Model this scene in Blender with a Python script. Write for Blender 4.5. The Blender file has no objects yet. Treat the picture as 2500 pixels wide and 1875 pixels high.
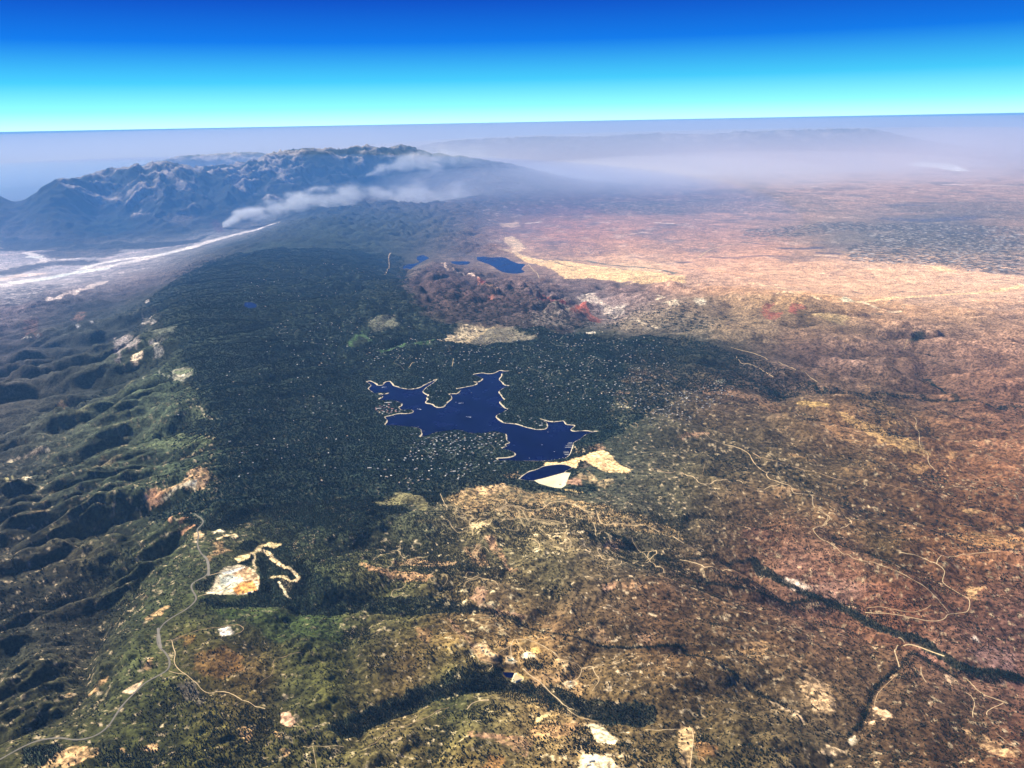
import bpy, bmesh, math, random
import numpy as np
from mathutils import Matrix, Vector

random.seed(7)
rng = np.random.default_rng(7)
scene = bpy.context.scene
C = scene.collection

# ------------------------------------------------------------------ camera
W0, H0 = 2500.0, 1875.0            # photograph size, used for turning pixels into directions
FPX = 2095.0
PITCH = math.atan((937.5 - 299.0) / FPX)
ROLL = math.radians(1.08)
CAM_H = 4300.0                     # metres above the big lake
cr, sr, cp, sp = math.cos(ROLL), math.sin(ROLL), math.cos(PITCH), math.sin(PITCH)
FWD = np.array([0, cp, -sp])
_r0, _u0 = np.array([1.0, 0, 0]), np.array([0, sp, cp])
RIGHT = _r0 * cr - _u0 * sr
UP = _u0 * cr + _r0 * sr
cam_data = bpy.data.cameras.new('camera')
cam = bpy.data.objects.new('camera', cam_data)
C.objects.link(cam)
cam_data.sensor_width = 36.0
cam_data.lens = 36.0 * FPX / W0
cam_data.clip_start = 1.0
cam_data.clip_end = 2.0e6
m = Matrix.Identity(4)
for i in range(3):
    m[i][0], m[i][1], m[i][2] = RIGHT[i], UP[i], -FWD[i]
m[2][3] = CAM_H
cam.matrix_world = m
scene.camera = cam

# ------------------------------------------------------------------ sky, sun, exposure
SUN_ELEV = math.radians(41.0)
SUN_AZ = math.radians(-52.0)       # from +Y (straight ahead) towards -X (left)
world = bpy.data.worlds.new('World')
scene.world = world
world.use_nodes = True
wn = world.node_tree.nodes
wl = world.node_tree.links
wn.clear()
w_out = wn.new('ShaderNodeOutputWorld')
w_bg = wn.new('ShaderNodeBackground')
w_sky = wn.new('ShaderNodeTexSky')
w_sky.sky_type = 'NISHITA'
w_sky.sun_disc = False
w_sky.sun_elevation = SUN_ELEV
w_sky.sun_rotation = SUN_AZ
w_sky.altitude = 5800.0
w_sky.air_density = 1.0
w_sky.dust_density = 0.3
w_sky.ozone_density = 2.0
w_tc = wn.new('ShaderNodeTexCoord')
w_sep = wn.new('ShaderNodeSeparateXYZ')
w_ramp = wn.new('ShaderNodeValToRGB')
w_map = wn.new('ShaderNodeMapRange')
w_map.inputs['From Min'].default_value = -0.02
w_map.inputs['From Max'].default_value = 0.40
wl.new(w_tc.outputs['Generated'], w_sep.inputs[0])
wl.new(w_sep.outputs['Z'], w_map.inputs['Value'])
wl.new(w_map.outputs[0], w_ramp.inputs[0])
SKY_RAMP = [(-0.02, (.55, .86, .90)), (0.0, (.52, .92, .95)), (.018, (.24, .80, .92)), (.045, (.055, .50, .80)),
            (.085, (.0065, .17, .70)), (.135, (.005, .055, .46)), (.22, (.006, .036, .27)), (.40, (.006, .026, .18))]
while len(w_ramp.color_ramp.elements) < len(SKY_RAMP):
    w_ramp.color_ramp.elements.new(0.5)
for e, (p, c) in zip(w_ramp.color_ramp.elements, SKY_RAMP):
    e.position = (p + .02) / .42
    e.color = (*c, 1)
# ramp sets the brightness, upper stops darkened to cut blue fill light; sky colour graded the way the photograph's is
w_bw = wn.new('ShaderNodeRGBToBW')
wl.new(w_sky.outputs[0], w_bw.inputs[0])
w_lum = wn.new('ShaderNodeMapRange')
w_lum.inputs['From Min'].default_value = 0.0
w_lum.inputs['From Max'].default_value = 12.0
w_lum.inputs['To Min'].default_value = 0.85
w_lum.inputs['To Max'].default_value = 1.15
wl.new(w_bw.outputs[0], w_lum.inputs['Value'])
w_mul = wn.new('ShaderNodeMix')
w_mul.data_type = 'RGBA'
w_mul.blend_type = 'MULTIPLY'
w_mul.inputs['Factor'].default_value = 1.0
wl.new(w_ramp.outputs[0], w_mul.inputs[6])
wl.new(w_lum.outputs[0], w_mul.inputs[7])
wl.new(w_mul.outputs[2], w_bg.inputs['Color'])
w_bg.inputs['Strength'].default_value = 0.75
wl.new(w_bg.outputs[0], w_out.inputs['Surface'])

sun_data = bpy.data.lights.new('sun', 'SUN')
sun_data.energy = 5.0
sun_data.angle = math.radians(0.53)
sun_data.color = (1.0, 0.95, 0.86)
sun = bpy.data.objects.new('sun', sun_data)
C.objects.link(sun)
sdir = Vector((math.sin(SUN_AZ) * math.cos(SUN_ELEV), math.cos(SUN_AZ) * math.cos(SUN_ELEV), math.sin(SUN_ELEV)))
sun.rotation_euler = sdir.to_track_quat('Z', 'Y').to_euler()
sun.location = (0, 0, 9000)

vs = scene.view_settings
vs.view_transform = 'Standard'
vs.look = 'None'
vs.exposure = 0.74
vs.gamma = 1.0
scene.display_settings.display_device = 'sRGB'
scene.render.engine = 'CYCLES'
cy = scene.cycles
cy.max_bounces = 4
cy.diffuse_bounces = 1
cy.glossy_bounces = 2
cy.transmission_bounces = 2
cy.volume_bounces = 2
cy.transparent_max_bounces = 8
cy.use_denoising = True
cy.denoiser = 'OPENIMAGEDENOISE'
cy.denoising_prefilter = 'ACCURATE'
cy.denoising_input_passes = 'RGB_ALBEDO_NORMAL'
cy.volume_max_steps = 256

# ------------------------------------------------------------------ number helpers
def s2l(c):
    c = np.asarray(c, float) / 255.0
    return np.where(c <= 0.04045, c / 12.92, ((c + 0.055) / 1.055) ** 2.4)

_ang = np.arange(64) * (2 * math.pi / 64)
_GX, _GY = np.cos(_ang).astype(np.float32), np.sin(_ang).astype(np.float32)

def _hash(ix, iy, seed):
    h = (ix.astype(np.int64) * 374761393 + iy.astype(np.int64) * 668265263 + seed * 974711) & 0xffffffff
    h = ((h ^ (h >> 13)) * 1274126177) & 0xffffffff
    return (h ^ (h >> 16)) & 63

def perlin(x, y, seed=0):
    x0, y0 = np.floor(x), np.floor(y)
    fx, fy = (x - x0).astype(np.float32), (y - y0).astype(np.float32)
    ix, iy = x0.astype(np.int64), y0.astype(np.int64)
    u = fx * fx * fx * (fx * (fx * 6 - 15) + 10)
    v = fy * fy * fy * (fy * (fy * 6 - 15) + 10)
    def g(dx, dy):
        h = _hash(ix + dx, iy + dy, seed)
        return _GX[h] * (fx - dx) + _GY[h] * (fy - dy)
    a = g(0, 0); b = g(1, 0); c = g(0, 1); d = g(1, 1)
    return 1.5 * (a + (b - a) * u + (c + (d - c) * u - a - (b - a) * u) * v)

def fbm(x, y, oct=4, seed=0, gain=.5):
    s = 0; a = 1.0; t = 0
    for i in range(oct):
        s = s + a * perlin(x * 2 ** i, y * 2 ** i, seed + i * 17)
        t += a; a *= gain
    return s / t

def sstep(a, b, x):
    t = np.clip((x - a) / (b - a), 0, 1)
    return t * t * (3 - 2 * t)

# ------------------------------------------------------------------ pixels and directions
def ray(px, py):
    px, py = np.asarray(px, float), np.asarray(py, float)
    d = FWD[None] * FPX + RIGHT[None] * (px.reshape(-1, 1) - W0 / 2) - UP[None] * (py.reshape(-1, 1) - H0 / 2)
    th = np.arctan2(d[:, 0], d[:, 1])
    sl = d[:, 2] / np.hypot(d[:, 0], d[:, 1])      # rise per metre of ground distance
    return th, sl

# frames: the views the outlines were read from (x0, y0, scale)
F0 = (0, 0, 1.0)
K = 840 / 2212
Q1, Q2, Q3 = (0, 200, K), (830, 200, K), (1660, 200, K)
Q4, Q5, Q6 = (0, 700, K), (830, 700, K), (1660, 700, K)
Q7, Q8, Q9 = (0, 1245, K), (830, 1245, K), (1660, 1245, K)
c1 = (1140, 1560, 320 / 2212); c2 = (440, 1280, 320 / 2212); c3 = (0, 1600, 366 / 2208)
c4 = (2100, 1640, 320 / 2212); c5 = (880, 890, 320 / 2212); c6 = (1180, 890, 320 / 2212)
c7 = (1180, 1060, 380 / 2212); c8 = (940, 560, 400 / 2212)
d1 = (0, 480, 700 / 2212); d2 = (0, 880, 600 / 2212); d3 = (1300, 680, 600 / 2212)

def fr(f, pts):
    return [(f[0] + p[0] * f[2], f[1] + p[1] * f[2]) for p in pts]

# ------------------------------------------------------------------ polar ground grid, centred under the camera
TH_F = math.radians(36.5)
front = np.linspace(-TH_F, TH_F, 900)
back = np.linspace(TH_F, 2 * math.pi - TH_F, 46)[1:]
TH = np.concatenate([front, back])                    # last column meets the first
rr = [1.0, 900.0, 1800.0, 2600.0, 3200.0, 3700.0]
r = 3700.0
while r < 4.4e5:
    d = r * r / (CAM_H * FPX) * 1.9 + 3.0
    if r < 17000: cap = 60
    elif r < 36000: cap = 75
    elif r < 76000: cap = 125
    elif r < 130000: cap = 560
    else: cap = 9000
    r += min(d, cap)
    rr.append(r)
R = np.array(rr)
NR, NC = len(R), len(TH)
TT, RR = np.meshgrid(TH, R)
X, Y = RR * np.sin(TT), RR * np.cos(TT)
LNR = np.log(RR)

# ------------------------------------------------------------------ large relief: heights read for spots of the picture
# (px, py, height above the lake, small-hill amplitude, mountain amplitude)
P = [
 # left edge and the long slope down to the valley
 (0,1870,-60,50,0),(0,1700,-180,90,0),(0,1500,-330,110,0),(0,1300,-480,120,0),(0,1150,-620,110,0),(0,1050,-720,110,0),
 (0,900,-880,100,0),(0,790,-1010,60,0),(0,720,-1130,8,0),(0,660,-1150,6,0),(0,610,-1120,10,0),(0,575,-1090,40,0),
 (200,1870,-10,40,0),(200,1600,-170,90,0),(200,1400,-320,120,0),(200,1250,-360,110,0),(200,1100,-440,110,0),(200,950,-560,110,0),
 (200,850,-650,110,0),(200,770,-760,80,0),(120,730,-900,60,0),(200,690,-1100,10,0),(200,640,-1130,6,0),(200,600,-1080,30,0),
 (400,1820,30,45,0),(330,1560,-20,60,0),(380,1420,-60,90,0),(380,1280,-130,100,0),(380,1150,-190,100,0),(380,1020,-220,100,0),
 (360,880,-240,90,0),(340,800,-330,80,0),(330,750,-480,70,0),(400,690,-650,40,0),(400,640,-930,12,0),(430,590,-1060,6,0),
 (560,575,-980,6,0),(640,556,-880,20,0),(560,610,-420,40,0),(500,640,-330,50,0),
 # rim crest
 (410,1560,40,30,0),(400,1480,50,25,0),(480,1430,70,20,0),(490,1320,80,40,0),(540,1240,120,45,0),(540,1120,150,45,0),(520,1000,160,45,0),
 (480,900,150,40,0),(440,830,120,40,0),(400,770,60,45,0),(430,710,-20,45,0),(520,650,0,40,0),(620,620,-10,40,0),
 # forested plateau
 (640,1200,90,40,0),(650,1050,90,45,0),(650,900,100,45,0),(650,780,90,45,0),(700,700,60,45,0),(800,640,0,45,0),(750,600,-60,45,0),
 (800,850,80,40,0),(800,1000,60,30,0),(800,1150,60,35,0),(880,960,12,10,0),(860,1040,25,15,0),(1000,870,60,25,0),(1100,890,25,18,0),
 (900,790,80,40,0),(1050,790,70,30,0),(1200,800,70,30,0),(1250,870,40,22,0),(1350,900,50,25,0),(1450,970,25,18,0),(1350,800,80,35,0),
 (1500,840,70,35,0),(1600,920,60,40,0),(1700,880,10,45,0),(1650,1000,50,45,0),(1500,1060,35,20,0),(1100,1080,18,14,0),(1000,1080,30,20,0),
 (1000,1000,0,3,0),(1200,1000,0,3,0),(1350,1050,0,3,0),
 # between the lake and the foreground
 (900,1250,40,45,0),(1050,1180,30,25,0),(1150,1200,10,22,0),(1250,1170,-2,4,0),(1320,1200,-30,8,0),(1430,1150,15,14,0),(1500,1130,30,20,0),(1200,1280,35,35,0),
 (1400,1280,0,40,0),(1550,1330,-50,50,0),(1000,1350,30,50,0),(800,1350,50,45,0),(700,1420,20,40,0),(620,1330,70,25,0),
 (560,1400,60,16,0),(600,1500,40,30,0),(560,1600,60,45,0),(700,1600,60,50,0),(650,1780,40,45,0),(500,1780,30,40,0),
 (850,1480,-20,40,0),(1000,1480,-20,40,0),(900,1600,40,45,0),(1050,1560,30,40,0),(1200,1600,0,20,0),(1250,1660,-40,12,0),
 (1000,1720,-20,35,0),(1100,1800,40,45,0),(900,1850,60,45,0),(1300,1850,30,40,0),(1450,1860,0,25,0),(1400,1740,-50,30,0),
 (1300,1450,40,45,0),(1500,1450,40,45,0),(1600,1550,20,45,0),(1700,1480,-20,50,0),(1500,1650,0,40,0),(1650,1720,-10,45,0),
 (1800,1600,-60,55,0),(1800,1850,-60,50,0),(2000,1700,-120,55,0),(2000,1850,-80,55,0),(2200,1800,-110,55,0),(2480,1850,-150,55,0),
 (2200,1620,-170,40,0),(2480,1680,-230,40,0),
 # right hand slopes
 (1700,1100,10,55,0),(1700,1250,-20,60,0),(1850,1180,-20,60,0),(1800,1320,-70,55,0),(1900,1380,-90,40,0),(1950,1300,-30,45,0),(2100,1340,-60,45,0),
 (2200,1430,-90,45,0),(2300,1490,-150,40,0),(2050,1460,-170,35,0),(2480,1500,-200,45,0),(2480,1350,-210,55,0),(2300,1250,-180,55,0),(2100,1200,-120,55,0),
 (1950,1050,-60,55,0),(2100,1050,-120,55,0),(2300,1080,-220,55,0),(2480,1120,-280,55,0),(2480,1000,-300,60,0),(2250,960,-260,60,0),(2050,960,-140,55,0),
 (1850,960,-20,50,0),(1750,930,30,50,0),(1850,860,-100,45,0),(2000,880,-160,70,0),(2200,860,-260,75,0),(2480,880,-340,75,0),
 (1700,830,0,45,0),(1850,830,-60,60,0),(2050,820,-180,60,0),(2300,800,-330,60,0),(2480,790,-420,50,0),
 (1600,800,0,60,0),(1750,790,20,60,0),(1900,770,0,60,0),(2000,760,-60,55,0),(2100,770,-200,50,0),(2180,750,-420,30,0),
 (1600,745,-140,70,0),(1700,735,-110,60,0),(1850,738,-60,60,0),(1960,738,-80,55,0),(2060,745,-230,45,0),
 (2250,725,-560,6,0),(2480,705,-580,6,0),(2050,715,-540,10,0),(1900,700,-560,8,0),(1750,690,-560,20,0),(1620,690,-520,45,0),
 (1480,790,-40,50,0),(1480,760,-380,60,0),(1550,760,-300,60,0),(1500,720,-420,60,0),(1400,700,-470,50,0),(1330,680,-520,35,0),
 # the ridge before the farther lake
 (1050,636,-330,45,0),(1000,660,-400,40,0),(1110,652,-300,40,0),(1160,672,-240,50,0),(1220,705,-160,110,0),(1290,730,-160,120,0),(1380,745,-180,120,0),
 (1440,775,-260,50,0),(1300,780,-20,50,0),(1150,780,30,45,0),(1100,740,-60,50,0),(1000,740,10,40,0),(950,700,-60,40,0),(1200,740,-110,60,0),
 (1020,625,-535,5,0),(1130,645,-535,5,0),(1240,648,-535,5,0),(1180,650,-500,20,0),(1180,620,-480,50,0),(1300,640,-535,10,0),
 (960,600,-420,60,0),(1100,580,-430,70,0),(1050,540,-430,80,0),(900,560,-260,80,0),(800,545,-230,80,0),(700,550,-330,60,0),(850,515,-350,80,0),
 (950,500,-330,90,0),(1100,500,-450,60,0),(1200,540,-560,20,0),(1250,600,-570,10,0),
 # high desert plain
 (1400,640,-590,5,0),(1600,650,-600,5,0),(1850,650,-600,5,0),(2100,650,-610,5,0),(2480,640,-620,5,0),(1400,560,-610,6,0),(1700,560,-620,5,0),
 (2100,560,-640,5,0),(2480,560,-650,5,0),(1300,510,-600,20,0),(1600,500,-640,6,0),(2000,490,-680,5,0),(2480,480,-700,5,0),(1800,440,-720,5,0),(2300,420,-740,5,0),
 # foothills and mountain feet
 (60,545,-1000,40,60),(200,570,-950,50,60),(320,590,-980,30,40),(430,572,-960,30,60),(520,548,-820,40,90),(600,528,-740,40,90),
 (120,515,-700,30,130),(250,525,-560,30,170),(380,535,-600,30,180),(480,515,-400,30,220),(560,500,-200,30,230),(640,505,-330,30,160),
 (700,485,-20,40,160),(800,470,60,50,140),(900,470,-120,50,90),(1000,462,-320,30,60),
]
# spots on skylines: (px, py, ground distance, small amp, mountain amp)
D_ = []
for px_, py_, ma_ in [(0,478,110),(95,455,150),(213,432,190),(300,415,230),(342,409,240),(400,404,230),(437,406,230),(494,418,240),(528,408,240),(570,416,240),(608,396,240),(650,388,230),(702,377,220),
                      (737,369,200),(775,374,210),(830,374,220),(868,374,210),(925,362,200),(955,374,200),(990,362,200),(1020,372,200),(1058,386,180),(1096,382,160),(1172,392,110),(1260,404,60)]:
    D_.append((px_, py_, 60e3 + 14e3 * px_ / 1000, 20, ma_))
D_ += [(-120, 500, 58.5e3, 20, 100), (-300, 515, 57e3, 20, 90), (45, 468, 60.6e3, 20, 110)]
for px_, py_, d_, ma_ in [(100,490,57.5e3,170),(200,478,58.5e3,210),(350,465,58e3,270),(450,458,59e3,270),(560,452,60e3,270),(660,440,62e3,270),(760,425,65e3,250),(860,428,66e3,220),(930,425,68e3,160)]:
    D_.append((px_, py_, d_, 20, ma_))
# ground behind the skylines: (px, distance, height, small amp, mountain amp)
G_ = []
for px_, d_, z_, a_ in [(-200,80e3,-1100,30),(0,80e3,-1100,40),(200,84e3,-800,100),(400,84e3,-500,120),(600,88e3,-400,120),(800,92e3,-300,120),(1000,94e3,-400,120),(1200,94e3,-500,80),
                        (250,118e3,-900,40),(500,122e3,-900,40),(800,122e3,-700,40),(1100,110e3,-700,40),(1400,84e3,-750,20),(1700,84e3,-760,20),(2100,88e3,-760,20),(2480,90e3,-760,20),
                        (0,120e3,-1150,10),(600,140e3,-1000,20),(1200,150e3,-800,40),(1800,150e3,-780,40),(2480,140e3,-780,20),(1200,104e3,-780,20),(1700,104e3,-780,20),(2100,106e3,-780,20),
                        (0,300e3,-1100,10),(800,300e3,-1000,10),(1600,300e3,-800,10),(2480,300e3,-800,10)]:
    G_.append((px_, d_, z_, 10, a_))
for px_, py_, d_ in [(420,390,98e3),(494,379,100e3),(532,382,100e3),(589,376,101e3),(660,379,102e3)]:
    D_.append((px_, py_, d_, 10, 160))
for px_, py_ in [(1080,352),(1200,343),(1320,337),(1450,338),(1600,330),(1800,324),(1950,322),(2100,320)]:
    D_.append((px_, py_, 122e3, 10, 200))

cth, clr, cz, ca, cm = [], [], [], [], []
a = np.array(P, float)
th, sl = ray(a[:, 0], a[:, 1])
cth += list(th); clr += list(np.log((a[:, 2] - CAM_H) / sl)); cz += list(a[:, 2]); ca += list(a[:, 3]); cm += list(a[:, 4])
a = np.array(D_, float)
th, sl = ray(a[:, 0], a[:, 1])
cth += list(th); clr += list(np.log(a[:, 2])); cz += list(CAM_H + sl * a[:, 2]); ca += list(a[:, 3]); cm += list(a[:, 4])
a = np.array(G_, float)
th, sl = ray(a[:, 0], a[:, 0] * 0 + 380)
cth += list(th); clr += list(np.log(a[:, 1])); cz += list(a[:, 2]); ca += list(a[:, 3]); cm += list(a[:, 4])
# around and behind the camera, outside the photograph
for t_ in np.linspace(math.radians(48), math.radians(312), 9):
    for r_, z_ in ((2500, -100), (9000, -300), (30e3, -600), (90e3, -700), (300e3, -800)):
        cth.append(t_ if t_ < math.pi else t_ - 2 * math.pi); clr.append(math.log(r_)); cz.append(z_); ca.append(50 if r_ < 2e4 else 10); cm.append(0)
for t_ in (-.5, 0, .5):
    cth.append(t_); clr.append(math.log(2500)); cz.append(0); ca.append(40); cm.append(0)
KT = 2.2
CP = np.stack([np.array(cth) * KT, np.array(clr)], 1)

def make_interp(vals, c=0.05, smooth=1e-3):
    vals = np.asarray(vals, float)
    if vals.ndim == 1: vals = vals[:, None]
    return CP, vals, c, smooth

def interp_grid(pts, vals, c=0.05, smooth=2e-3, nt=260, nl=260):
    """multiquadric through scattered spots, on a coarse grid in angle and log distance, read back on the ground grid"""
    vals = np.asarray(vals, float)
    if vals.ndim == 1: vals = vals[:, None]
    n = len(pts)
    dd = np.sqrt(((pts[:, None] - pts[None]) ** 2).sum(-1) + c * c)
    A = np.zeros((n + 1, n + 1)); A[:n, :n] = dd - smooth * np.eye(n) * -1; A[:n, n] = 1; A[n, :n] = 1
    A[:n, :n] -= np.eye(n) * 2 * smooth
    b = np.zeros((n + 1, vals.shape[1])); b[:n] = vals
    wgt = np.linalg.solve(A, b)
    gt = np.concatenate([np.linspace(-math.pi, -.66, 14)[:-1], np.linspace(-.66, .66, nt), np.linspace(.66, math.pi, 14)[1:]])
    gl = np.linspace(math.log(2000), math.log(4.5e5), nl)
    TG, LG = np.meshgrid(gt, gl)
    q = np.stack([TG.ravel() * KT, LG.ravel()], 1)
    out = np.empty((len(q), vals.shape[1]))
    for s in range(0, len(q), 20000):
        e = np.sqrt(((q[s:s + 20000, None] - pts[None]) ** 2).sum(-1) + c * c)
        out[s:s + 20000] = e @ wgt[:n] + wgt[n]
    out = out.reshape(nl, len(gt), -1)
    out = np.clip(out, vals.min(0), vals.max(0))
    tq = np.where(TH > math.pi, TH - 2 * math.pi, TH)
    ti = np.clip(np.interp(tq, gt, np.arange(len(gt))), 0, len(gt) - 1.001)
    li = np.clip((np.log(np.maximum(R, 2000)) - gl[0]) / (gl[1] - gl[0]), 0, nl - 1.001)
    t0, l0 = ti.astype(int), li.astype(int)
    tf, lf = (ti - t0)[None, :, None], (li - l0)[:, None, None]
    g = lambda dl, dt: out[np.ix_(l0 + dl, t0 + dt)]
    return (g(0, 0) * (1 - tf) + g(0, 1) * tf) * (1 - lf) + (g(1, 0) * (1 - tf) + g(1, 1) * tf) * lf

_m = interp_grid(CP, np.stack([cz, ca, cm], 1), c=0.07)
Z, AMP, MAMP = _m[..., 0], _m[..., 1], _m[..., 2]

def grid_cast(px, py):
    """where the view through these pixels meets the ground grid -> x, y, z"""
    th, sl = ray(px, py)
    ci = np.clip(np.interp(th, front, np.arange(len(front))), 0, len(front) - 1.001)
    c0 = ci.astype(int); cf = ci - c0
    zc = Z[:, c0] * (1 - cf) + Z[:, c0 + 1] * cf              # NR x n
    zr = CAM_H + R[:, None] * sl[None]
    hit = zc >= zr
    hit[:4] = False
    k = np.where(hit.any(0), hit.argmax(0), NR - 1)
    k = np.maximum(k, 1)
    n = np.arange(len(k))
    da = zr[k - 1, n] - zc[k - 1, n]; db = zc[k, n] - zr[k, n]
    f = np.clip(da / np.maximum(da + db, 1e-6), 0, 1)
    rh = R[k - 1] + (R[k] - R[k - 1]) * f
    zz = zc[k - 1, n] * (1 - f) + zc[k, n] * f
    return np.stack([rh * np.sin(th), rh * np.cos(th), zz], 1)

def on_level(pts, z=0.0):
    p = np.array(pts, float)
    th, sl = ray(p[:, 0], p[:, 1])
    rh = (z - CAM_H) / sl
    return np.stack([rh * np.sin(th), rh * np.cos(th)], 1)

def cast(pts):
    p = np.array(pts, float)
    return grid_cast(p[:, 0], p[:, 1])

def subdiv(pts, step):
    pts = np.asarray(pts, float)
    out = [pts[0]]
    for a_, b_ in zip(pts[:-1], pts[1:]):
        n = max(1, int(np.linalg.norm(b_ - a_) / step))
        for i in range(1, n + 1):
            out.append(a_ + (b_ - a_) * i / n)
    return np.array(out)

def smooth_line(pts, n=2):
    p = np.asarray(pts, float)
    for _ in range(n):
        q = np.empty((2 * len(p), p.shape[1]))
        q[0] = p[0]; q[-1] = p[-1]
        q[1:-1:2] = .75 * p[:-1] + .25 * p[1:]
        q[2:-1:2] = .25 * p[:-1] + .75 * p[1:]
        p = q
    return p

def seg_dist(xy, line):
    best = np.full(len(xy), 1e12)
    for a_, b_ in zip(line[:-1], line[1:]):
        ab = b_ - a_
        L2 = float(ab @ ab) + 1e-9
        t = np.clip(((xy - a_) @ ab) / L2, 0, 1)
        dx = xy[:, 0] - a_[0] - t * ab[0]; dy = xy[:, 1] - a_[1] - t * ab[1]
        best = np.minimum(best, dx * dx + dy * dy)
    return np.sqrt(best)

def region(line, pad):
    lo, hi = line.min(0) - pad, line.max(0) + pad
    return np.where((X > lo[0]) & (X < hi[0]) & (Y > lo[1]) & (Y < hi[1]))

def line_dist(line, pad):
    idx = region(line, pad)
    xy = np.stack([X[idx], Y[idx]], 1)
    return idx, seg_dist(xy, line)

def in_poly(x, y, poly):
    ins = np.zeros(x.shape, bool)
    n = len(poly)
    for i in range(n):
        x1, y1 = poly[i]; x2, y2 = poly[(i + 1) % n]
        if y1 == y2: continue
        c = ((y1 > y) != (y2 > y)) & (x < (x2 - x1) * (y - y1) / (y2 - y1) + x1)
        ins ^= c
    return ins

# ------------------------------------------------------------------ ridges (+) and gullies (-) that can be followed in the picture
LINES = [
 (+60, 420, F0, [(323,928),(235,985),(150,1022),(0,1085)]), (-90, 380, F0, [(330,915),(228,960),(114,1012),(0,1055)]),
 (-70, 350, F0, [(480,1042),(380,1062),(300,1082),(240,1108),(150,1150),(0,1175)]), (+50, 350, F0, [(500,1065),(420,1052),(340,1080)]),
 (-70, 350, F0, [(510,1130),(360,1190),(220,1250),(100,1290),(0,1320)]), (+45, 320, F0, [(500,1120),(330,1110),(230,1130),(120,1170)]),
 (-60, 300, F0, [(440,1225),(330,1250),(210,1272),(120,1275)]), (+60, 320, F0, [(430,1290),(280,1262),(213,1270),(130,1290),(60,1330)]),
 (-90, 360, F0, [(420,1330),(342,1355),(243,1408),(114,1478),(0,1530)]), (+55, 300, F0, [(400,1395),(340,1400),(228,1450),(152,1488),(65,1533),(0,1565)]),
 (-60, 300, F0, [(300,1480),(200,1540),(100,1580),(0,1620)]),
 (-130, 340, Q9, [(480,320),(560,420),(800,540),(1060,620),(1250,750),(1400,800),(1550,820),(1680,930),(1800,1020),(2000,1040),(2212,1090)]),
 (-50, 220, Q9, [(0,420),(130,460),(300,480),(550,560),(700,600),(830,580)]), (-60, 260, F0, [(1560,1330),(1700,1340),(1842,1366)]),
 (-40, 220, Q9, [(0,880),(200,960),(450,1150),(600,1220),(800,1330)]), (-45, 220, Q9, [(1400,1000),(1300,1080),(1220,1200),(1180,1350)]),
 (+45, 260, Q9, [(400,110),(640,130),(850,130),(1000,230),(1200,330),(1400,400),(1600,520),(1700,640)]),
 (-45, 240, Q8, [(0,560),(600,600),(900,620),(1170,740),(1650,870),(1800,890),(2200,870)]),
 (-60, 240, Q8, [(0,1400),(300,1290),(550,1180),(800,1130),(1050,1090),(1250,1150),(1500,1230),(1750,1300),(1950,1320)]),
 (-45, 240, F0, [(470,1465),(600,1462),(700,1478),(840,1480)]), (-35, 160, F0, [(645,1340),(650,1400),(670,1450)]),
 (-70, 420, F0, [(1650,905),(1800,930),(1950,950),(2100,960),(2260,970)]), (-60, 400, F0, [(1600,870),(1780,905),(1960,945)]),
 (-60, 420, F0, [(2230,850),(2330,940),(2420,985),(2500,1000)]), (+50, 400, F0, [(1950,870),(2030,880),(2100,900)]),
 (+40, 300, F0, [(1700,1050),(1830,1110),(1920,1180)]), (-40, 300, F0, [(1900,1000),(2050,1060),(2250,1140)]),
 (-35, 260, F0, [(1720,1130),(1900,1230),(2100,1260),(2300,1330)]),
 (+30, 350, F0, [(1020,1300),(1200,1330),(1350,1380),(1500,1400)]), (+35, 300, F0, [(880,1420),(1000,1400),(1100,1420),(1220,1440)]),
 (+25, 260, F0, [(560,1560),(700,1560),(830,1580)]), (+30, 260, F0, [(1350,1420),(1500,1440),(1650,1420)]),
 (-140, 900, F0, [(1500,800),(1470,765),(1450,735),(1400,715)]), (+70, 700, F0, [(1480,800),(1600,770),(1720,738),(1860,735),(1980,745)]),
 (+90, 900, F0, [(700,548),(790,540),(850,560),(940,560)]), (+60, 600, F0, [(560,610),(640,600),(720,600),(790,590)]),
]
Zm = Z.copy()
dZ = np.zeros_like(Z)
for amp, wid, f, pts in LINES:
    l3 = cast(fr(f, pts))
    ln = smooth_line(l3[:, :2], 2)
    sc = max(1.0, np.hypot(*ln.mean(0)) / 9000)
    w_ = wid * min(sc, 1.6)
    idx, dd = line_dist(ln, w_ * 3)
    wob = perlin(X[idx] / 500, Y[idx] / 500, 5) * w_ * .25
    t = np.abs(dd + wob) / w_
    dZ[idx] += 1.35 * amp * np.exp(-t * 1.3) * (1 if amp < 0 else 1) * np.clip(1 - t / 3, 0, 1)
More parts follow.
